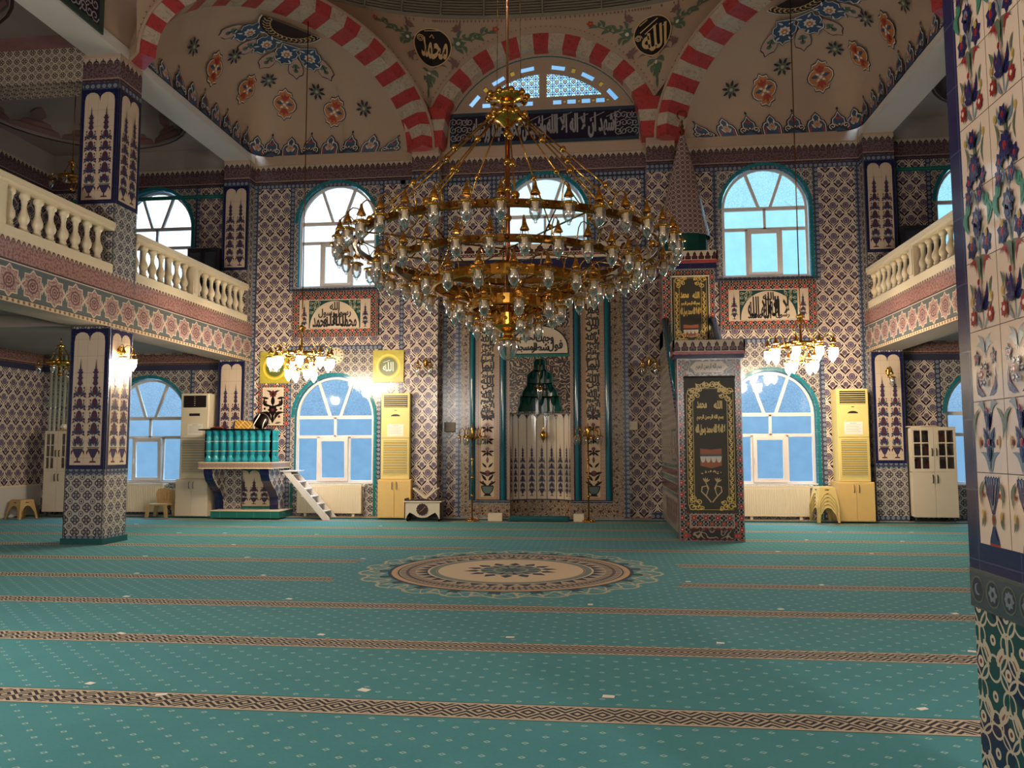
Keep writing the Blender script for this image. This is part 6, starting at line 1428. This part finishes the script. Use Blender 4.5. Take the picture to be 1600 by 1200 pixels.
m = MB(); p = [(x0 + .03, .06), (x0 + .07, .14), (x0 + .12, .2), (x0 + .2, .16), (x0 + .3, .1), (-3.88, .085), (x1 - .3, .1), (x1 - .2, .16), (x1 - .12, .2), (x1 - .07, .14), (x1 - .03, .06), (x1, .06), (x1, .42), (x0, .42), (x0, .06)]
m.slab([p], FRONT(yf), M_CABW, -.025, 0); m.box(x0, x0 + .02, yf, yb, .06, .42, M_MAHOG); m.box(x1 - .02, x1, yf, yb, .06, .42, M_MAHOG); m.box(x0, x1, yb - .02, yb, .06, .42, M_MAHOG); m.build('apron', t)
m = MB(); m.box(x0 - .02, x1 + .02, yf - .02, yb, .42, .45, M_CABW, .008); m.build('top', t)
m = MB()
for a, b in ((yf - .01, yf + .015),): m.slab([[(x0, .45), (x1, .45), (x1, .5), (x1 - .1, .475), (-3.70, .475), (-3.88, .51), (-4.06, .475), (x0 + .1, .475), (x0, .5)]], FRONT(a), M_MAHOG, -.025, 0)
m.box(x1 - .02, x1, yf, yb, .45, .5, M_MAHOG); m.box(x0, x0 + .02, yf, yb, .45, .5, M_MAHOG); m.build('rim', t)
m = MB(); n = 14; m.slab([[(-3.88 + (.135 if i % 2 else .12) * cos(PI * i / n), .265 + (.135 if i % 2 else .12) * sin(PI * i / n)) for i in range(2 * n)]], FRONT(yf - .002), M_MAHOG, 0, .012); m.motif([('g', q) for q in stroke([(-.06, -.06), (0, -.01), (.05, .04)], .004)] + [('g', circ(.06, .05, .012, 6)), ('g', circ(-.09, 0, .008, 6))], FRONT(yf - .014), {'g': M_STOOLB}, .001, -3.88, .265); m.build('scalloped_disc', t)
for x in (x0 + .06, x1 - .06):
    for y in (yf + .06, yb - .06): m = MB(); m.ball((x, y, .033), .032, M_DKM, 8); m.build('foot', t)
r = thing('book_stand', 'folding cream book stand opened in a V on the low side table', 'book stand', (-3.83, 17.2, .45))
for sg in (-1, 1):
    m = MB(); c0 = -3.83
    m.slab([[(c0 + sg * .0 - sg * .07, .452), (c0 - sg * .03, .452), (c0 + sg * .29, .72), (c0 + sg * .26, .735), (c0 - sg * .02, .53)][::1]], FRONT(17.13), M_CABW if sg > 0 else M_STONE, -.22 if sg > 0 else -.2, 0.0 if sg > 0 else .015); m.build('leaf_board', r)

# small boxes and pictures on the wall
m = MB(); m.box(-3.56, -3.3, 17.86, 18.0, 1.98, 2.2, plain('grey_brown_speaker', (104, 92, 76), .5), .01); m.ball((-3.53, 17.86, 2.09), .012, M_DARKG, 6); tag(m.build('wall_speaker', loc=(-3.43, 17.95, 2.0)), 'small grey-brown wall box on the bookstand side of the prayer niche', 'wall box')
m = MB(); m.box(.66, .86, 17.86, 18.0, 2.0, 2.2, M_ACW, .01); m.ball((.7, 17.858, 2.09), .008, M_DARKG, 6); tag(m.build('wall_speaker', loc=(.76, 17.95, 2.0)), 'small cream wall box between the prayer niche and the stair pulpit', 'wall box')
def yellow_picture(x, z, txt, label):
    g = G('yellow_print_%s' % ('a' if x < -6 else 'b')); u, v = g.uv(); rr = g.rad(u - x, v - z - .375); n_ = g.noise(7, 3)
    c = g.mix(rgb(150, 134, 34), rgb(206, 190, 74), n_); c = g.mix(c, rgb(236, 176, 30), rr < .3); c = g.mix(c, rgb(250, 214, 90), g.ln(rr - .27, .015)); c = g.mix(c, rgb(92, 104, 44), rr < .235); c = g.mix(c, rgb(200, 160, 40), g.ln(rr - .225, .006))
    mt = g.bsdf(c, .35); p = thing('yellow_picture', label, 'picture', (x, 17.97, z), 'square yellow pictures')
    m = MB(); m.box(x - .37, x + .37, 17.95, 17.995, z, z + .76, mt); m.build('print', p); m = MB(); m.text(txt, FRONT(17.95), M_PAPER, x, z + .37, .26, .22, .003); m.motif([('w', q) for q in stroke([(-.12, .1), (.04, .15)], .006)], FRONT(17.95), {'w': M_PAPER}, .003, x, z + .37); m.build('white_script', p)
yellow_picture(-4.92, 3.15, 'الله', 'square yellow calligraphy picture hanging over the air cooler')
yellow_picture(-7.7, 3.16, 'محمد', 'square yellow picture half hidden by the lit lamp ring near the preaching balcony')
c = thing('wall_clock', 'round cream wall clock beside the lit lamp ring near the preaching balcony', 'clock', (-6.2, 17.96, 3.8))
m = MB(); m.lathe([(0, 0), (.19, 0), (.2, .02), (.185, .035), (.0, .035)], (-6.2, 17.99, 3.8), M_STONE, 28, axis=(0, -1, 0)); m.build('dial', c)
m = MB()
for k in range(12): a = PI / 6 * k; m.rect(-.012, .012, -.02, .02, Pl((-6.2 + .15 * sin(a), 17.954, 3.8 + .15 * cos(a)), (cos(a), 0, -sin(a)), (sin(a), 0, cos(a))), M_MAHOG, .001)
m.build('hour_marks', c); m = MB(); F = FRONT(17.954)
for q in stroke([(0, 0), (.02, .1)], .006) + stroke([(0, 0), (.12, -.02)], .004): m.poly([(-6.2 + a, 3.8 + b) for a, b in q], F, M_MAHOG, .003)
m.build('hands', c)

# ------------------------------------------------------------------ lamps
def lamp_meshes(lit):
    m = MB(); m.tube([(0, 0, 0), (.02, 0, .1), (.045, 0, .19), (.095, 0, .24), (.155, 0, .24), (.2, 0, .2), (.22, 0, .15)], .008, M_BRASS, 6); m.lathe([(0, .19), (.014, .18), (.02, .14), (.034, .1), (.058, .05), (.054, .045), (0, .05)], (.22, 0, 0), M_BRASS, 12)
    for k in range(3): a = 2 * PI * k / 3; m.tube([(.22 + .045 * cos(a), .045 * sin(a), .05), (.22 + .07 * cos(a), .07 * sin(a), -.035)], .004, M_BRASS, 4)
    m.lathe([(.05, -.01), (.09, -.025), (.104, -.04), (.1, -.05), (.06, -.052), (.0, -.05)], (.22, 0, 0), M_BRASS, 14)
    g = MB(); g.lathe([(.066, -.05), (.073, -.1), (.07, -.16), (.054, -.21), (.026, -.243), (.013, -.252), (.019, -.264), (.013, -.276), (0, -.28)], (.22, 0, 0), L_BULB if lit else G_LAMP, 12)
    c = MB(); c.lathe([(.0, -.05), (.034, -.05), (.034, -.135), (0, -.135)], (.22, 0, 0), M_CAND, 8)
    return m.mesh('lamp_arm'), g.mesh('glass_shade'), c.mesh('candle_sleeve')
def put(name, me, parent, loc=(0, 0, 0), rz=0.0, sc=1.0):
    o = bpy.data.objects.new(name, me); COL.objects.link(o); o.parent = parent; o.location = loc; o.rotation_euler.z = rz; o.scale = (sc, sc, sc); return o
UNLIT, LIT = lamp_meshes(False), lamp_meshes(True)
def lamp(parent, x, y, z, rz, sc=1.0, lit=False, sleeve=True):
    A = LIT if lit else UNLIT; a = put('lamp_arm', A[0], parent, (x, y, z), rz, sc); put('glass_shade', A[1], a)
    if sleeve and not lit: put('candle_sleeve', A[2], a)
CX, CY = -1.22, 10.5
t = thing('ring_chandelier', 'huge unlit brass chandelier of stepped rings with glass lamps, hung from the dome', 'chandelier', (CX, CY, 2.8))
m = MB(); m.cyl((CX, CY, 6.5), (CX, CY, 16.7), .022, M_ROSE, 8); m.cyl((CX, CY, 3.35), (CX, CY, 6.2), .034, M_ROSE, 10)
for z in (5.95, 5.55, 5.15, 4.75): m.ball((CX, CY, z), .058, M_BRASS, 10)
for dx in (-.16, .18): m.cyl((CX + dx, CY + .1, 6.5), (CX + dx * .6, CY, 14.5), .004, M_BRASSD, 4)
m.build('hanging_rod', t)
m = MB(); m.lathe([(0, 6.62), (.05, 6.6), (.16, 6.5), (.26, 6.47), (.27, 6.43), (.12, 6.4), (.07, 6.3), (.2, 6.24), (.26, 6.2), (.26, 6.15), (.12, 6.1), (.06, 6.04), (0, 6.03)], (CX, CY, 0), M_BRASS, 20)
for k in range(10): a = 2 * PI * k / 10; m.ball((CX + .27 * cos(a), CY + .27 * sin(a), 6.46), .05, M_BRASS, 8); m.ball((CX + .26 * cos(a + .3), CY + .26 * sin(a + .3), 6.18), .05, M_BRASS, 8)
m.build('crown_hub', t)
RINGS = [(2.06, 4.32, 38, .08), (1.56, 4.06, 28, .08), (1.02, 3.82, 18, .12), (.50, 3.55, 10, .13), (.22, 3.33, 6, .16)]
for r, z, n, h in RINGS:
    m = MB(); q = .012; m.lathe([(r - q, z - h / 2), (r + q, z - h / 2), (r + q, z + h / 2), (r - q, z + h / 2), (r - q, z - h / 2)], (CX, CY, 0), (M_BRASSD if r > 1.2 else (M_BRASSD if r > 1.2 else M_BRASS)), 72 if r > .8 else 40, smooth=False); m.lathe([(r - .03, z - h / 2 - .012), (r + .03, z - h / 2 - .012), (r + .03, z - h / 2), (r - .03, z - h / 2), (r - .03, z - h / 2 - .012)], (CX, CY, 0), (M_BRASSD if r > 1.2 else (M_BRASSD if r > 1.2 else M_BRASS)), 72 if r > .8 else 40)
    ns = n // 2
    for k in range(n): a = 2 * PI * (k + .5) / n; m.ball((CX + (r + .02) * cos(a), CY + (r + .02) * sin(a), z), .026, (M_BRASSD if r > 1.2 else (M_BRASSD if r > 1.2 else M_BRASS)), 6)
    m.build('ring', t)
    for k in range(n):
        a = 2 * PI * k / n; lamp(t, r * cos(a), r * sin(a), z - 2.8 - .02, a, 1.0 if r > .4 else .9)
for k in range(12):
    a = 2 * PI * (k + .3) / 12; p, q = Vector((CX + .2 * cos(a), CY + .2 * sin(a), 6.2)), Vector((CX + 2.06 * cos(a), CY + 2.06 * sin(a), 4.36)); m = MB(); m.cyl(p, q, .011, M_BRASS, 6)
    for f in (.34, .66, .97): m.ball(p.lerp(q, f), .046 if f < .9 else .055, M_BRASS, 8)
    m.build('stay_rod', t)
for k in range(8):
    a = 2 * PI * (k + .5) / 8; m = MB()
    for (r0, z0, _, _), (r1, z1, _, _) in zip(RINGS[:-1], RINGS[1:]): m.cyl((CX + r0 * cos(a), CY + r0 * sin(a), z0), (CX + r1 * cos(a), CY + r1 * sin(a), z1 + .05), .009, M_BRASSD, 6); m.cyl((CX + r0 * .98 * cos(a + .2), CY + r0 * .98 * sin(a + .2), z0 - .02), (CX + .04 * cos(a), CY + .04 * sin(a), z0 + .0), .012, M_BRASSD, 6) if k % 2 == 0 else None
    m.build('spoke', t)
m = MB(); m.lathe([(0, 4.16), (.2, 4.12), (.24, 4.06), (.1, 4.0), (0, 3.98)], (CX, CY, 0), M_BRASSD, 16); m.build('middle_hub', t); m = MB(); m.lathe([(0, 3.42), (.2, 3.4), (.2, 3.24), (.14, 3.2), (.07, 3.16), (.07, 3.1), (.16, 3.08), (.17, 3.05), (0, 3.06)], (CX, CY, 0), M_BRASS, 20); m.build('lower_hub', t)
m = MB(); m.lathe([(.13, 3.06), (.138, 3.0), (.13, 2.92), (.1, 2.84), (.06, 2.8), (0, 2.78)], (CX, CY, 0), G_LAMP, 20); m.lathe([(0, 3.06), (.035, 3.05), (.035, 2.98), (0, 2.97)], (CX, CY, 0), M_CAND, 8); m.build('bottom_glass', t)

def small_chandelier(x, y, z, top, lit, n, label, sc=1.0, group='small lamp rings'):
    """z is the lamp ring's height"""
    t = thing('lamp_ring', label, 'chandelier', (x, y, z), group); m = MB(); m.cyl((x, y, z + .6 * sc), (x, y, top), .011, M_BRASSD, 6); m.build('hanging_wire', t)
    m = MB(); m.lathe([(0, z + .62 * sc), (.05, z + .58 * sc), (.09, z + .54 * sc), (.03, z + .5 * sc), (.05, z + .45 * sc), (0, z + .42 * sc)], (x, y, 0), M_BRASS, 12)
    for k in range(4): a = PI / 2 * k + .4; m.tube([(x + .06 * cos(a), y + .06 * sin(a), z + .5 * sc), (x + .32 * sc * cos(a), y + .32 * sc * sin(a), z + .04)], .007, M_BRASS, 5)
    m.build('upper_hub', t)
    m = MB(); r = .36 * sc; m.lathe([(r - .012, z), (r + .012, z), (r + .012, z + .07), (r - .012, z + .07), (r - .012, z)], (x, y, 0), M_BRASS, 32); m.lathe([(0, z - .05), (.1, z - .02), (.12, z + .02), (.03, z + .06), (.02, z + .4 * sc)], (x, y, 0), M_BRASS, 14)
    for k in range(6): a = PI / 3 * k; m.tube([(x + .1 * cos(a), y + .1 * sin(a), z + .02), (x + r * cos(a), y + r * sin(a), z + .02)], .008, M_BRASS, 5)
    m.build('ring', t)
    for k in range(n): a = 2 * PI * (k + .2) / n; lamp(t, r * cos(a), r * sin(a), .0 - .02, a, .92 * sc, lit, False)
    for k in range(max(3, n // 2) if n > 4 else 1):
        a = 2 * PI * (k + .5) / max(3, n // 2); lamp(t, .06 * cos(a), .06 * sin(a), -.24 * sc, a, .9 * sc, lit, False)
    m = MB(); m.tube([(x, y, z - .04), (x, y, z - .28 * sc)], .012, M_BRASS, 6); m.lathe([(0, z - .22 * sc), (.05, z - .26 * sc), (.06, z - .3 * sc), (0, z - .34 * sc)], (x, y, 0), M_BRASS, 10); m.build('stem', t)
    return t
small_chandelier(-6.08, 15.5, 3.5, 10.86, True, 9, 'lit brass lamp ring hung by a long wire near the preaching balcony', 1.08)
small_chandelier(3.87, 15.5, 3.53, 10.86, True, 9, 'lit brass lamp ring hung by a long wire beside the stair pulpit', 1.08)
small_chandelier(-11.2, 15.2, 3.36, 3.93, False, 4, 'small unlit brass lamp cluster under the gallery by the heating pipes', .72)
small_chandelier(-10.9, 14.9, 7.2, 10.2, False, 4, 'small unlit glass lamp cluster in the upper gallery behind the balustrade', .7)
def sconce(p, out, lit, label, n=1):
    """wall lamp; out is the horizontal direction away from the wall"""
    p = Vector(p); o = Vector(out); side = Vector((-o.y, o.x, 0)); t = thing('wall_sconce', label, 'wall lamp', p, 'brass wall lamps')
    m = MB(); m.lathe([(0, 0), (.05, .0), (.055, .015), (.03, .03), (0, .035)], p, M_BRASS, 14, axis=o); m.lathe([(0, -.11), (.02, -.09), (.03, -.04), (.022, .04), (.03, .07), (0, .11)], p + o * .04, M_BRASS, 10); m.build('back_plate', t)
    for k in range(n):
        d = (o + side * ((k - (n - 1) / 2) * 1.5)).normalized(); a = math.atan2(d.y, d.x); lamp(t, d.x * .05, d.y * .05, -.1, a, .85, lit, False)
sconce((XLI + .012, 12.74, 3.3), (1, 0, 0), True, 'lit brass wall lamp glaring on the tiled square pillar', 2)
sconce((6.19, 17.66, 3.22), (0, -1, 0), False, 'single unlit brass wall lamp on the vase-tiled pillar by the ivory bookcase')
sconce((-3.95, 17.64, 3.56), (0, -1, 0), False, 'unlit two-armed brass wall lamp on the bookstand side of the prayer niche', 2)
sconce((1.12, 17.64, 3.5), (0, -1, 0), False, 'unlit two-armed brass wall lamp in the shade beside the stair pulpit', 2)

# ------------------------------------------------------------------ white tape tags on the carpet
TAGS = [(-3.48, 5.17), (-2.86, 4.99), (-4.15, 6.57), (-2.4, 6.7), (-1.57, 5.22), (.04, 5.25), (.97, 6.75), (1.95, 5.21), (-5.13, 8.19), (-3.31, 8.23), (-5.95, 9.7), (-4.25, 9.71), (-6.78, 11.25), (-5.19, 11.27), (-3.44, 11.3), (-6.11, 12.73), (-8.0, 14.39), (-7.11, 14.44), (-5.28, 14.38), (-9.85, 15.97), (-4.52, 16.03), (-.11, 8.24), (1.77, 8.2), (3.39, 8.15), (1.04, 9.75), (2.56, 9.68), (2.72, 12.67), (4.07, 12.58), (3.55, 14.28), (5.12, 14.23), (4.33, 15.71), (5.84, 15.74), (2.89, 6.68), (-.77, 6.77)]
for x, y in TAGS:
    m = MB(); a = R.uniform(-.5, .5); w, h = R.uniform(.028, .042), R.uniform(.018, .026); c, n = cos(a), sin(a); q = [(-w, -h), (w * R.uniform(.7, 1), -h), (w, h * R.uniform(.5, 1)), (-w * .9, h)]
    m.slab([[(x + u * c - v * n, y + u * n + v * c) for u, v in q]], lambda u, v, d=0.0: Vector((u, v, d)), M_PAPER, .001, .005)
    tag(m.build('tape_tag', loc=(x, y, .003)), 'small white tape tag stuck on the carpet by a patterned prayer line', 'tape tag', 'white tape tags on the carpet')
for o in bpy.data.objects:
    if '_o' in o: del o['_o']
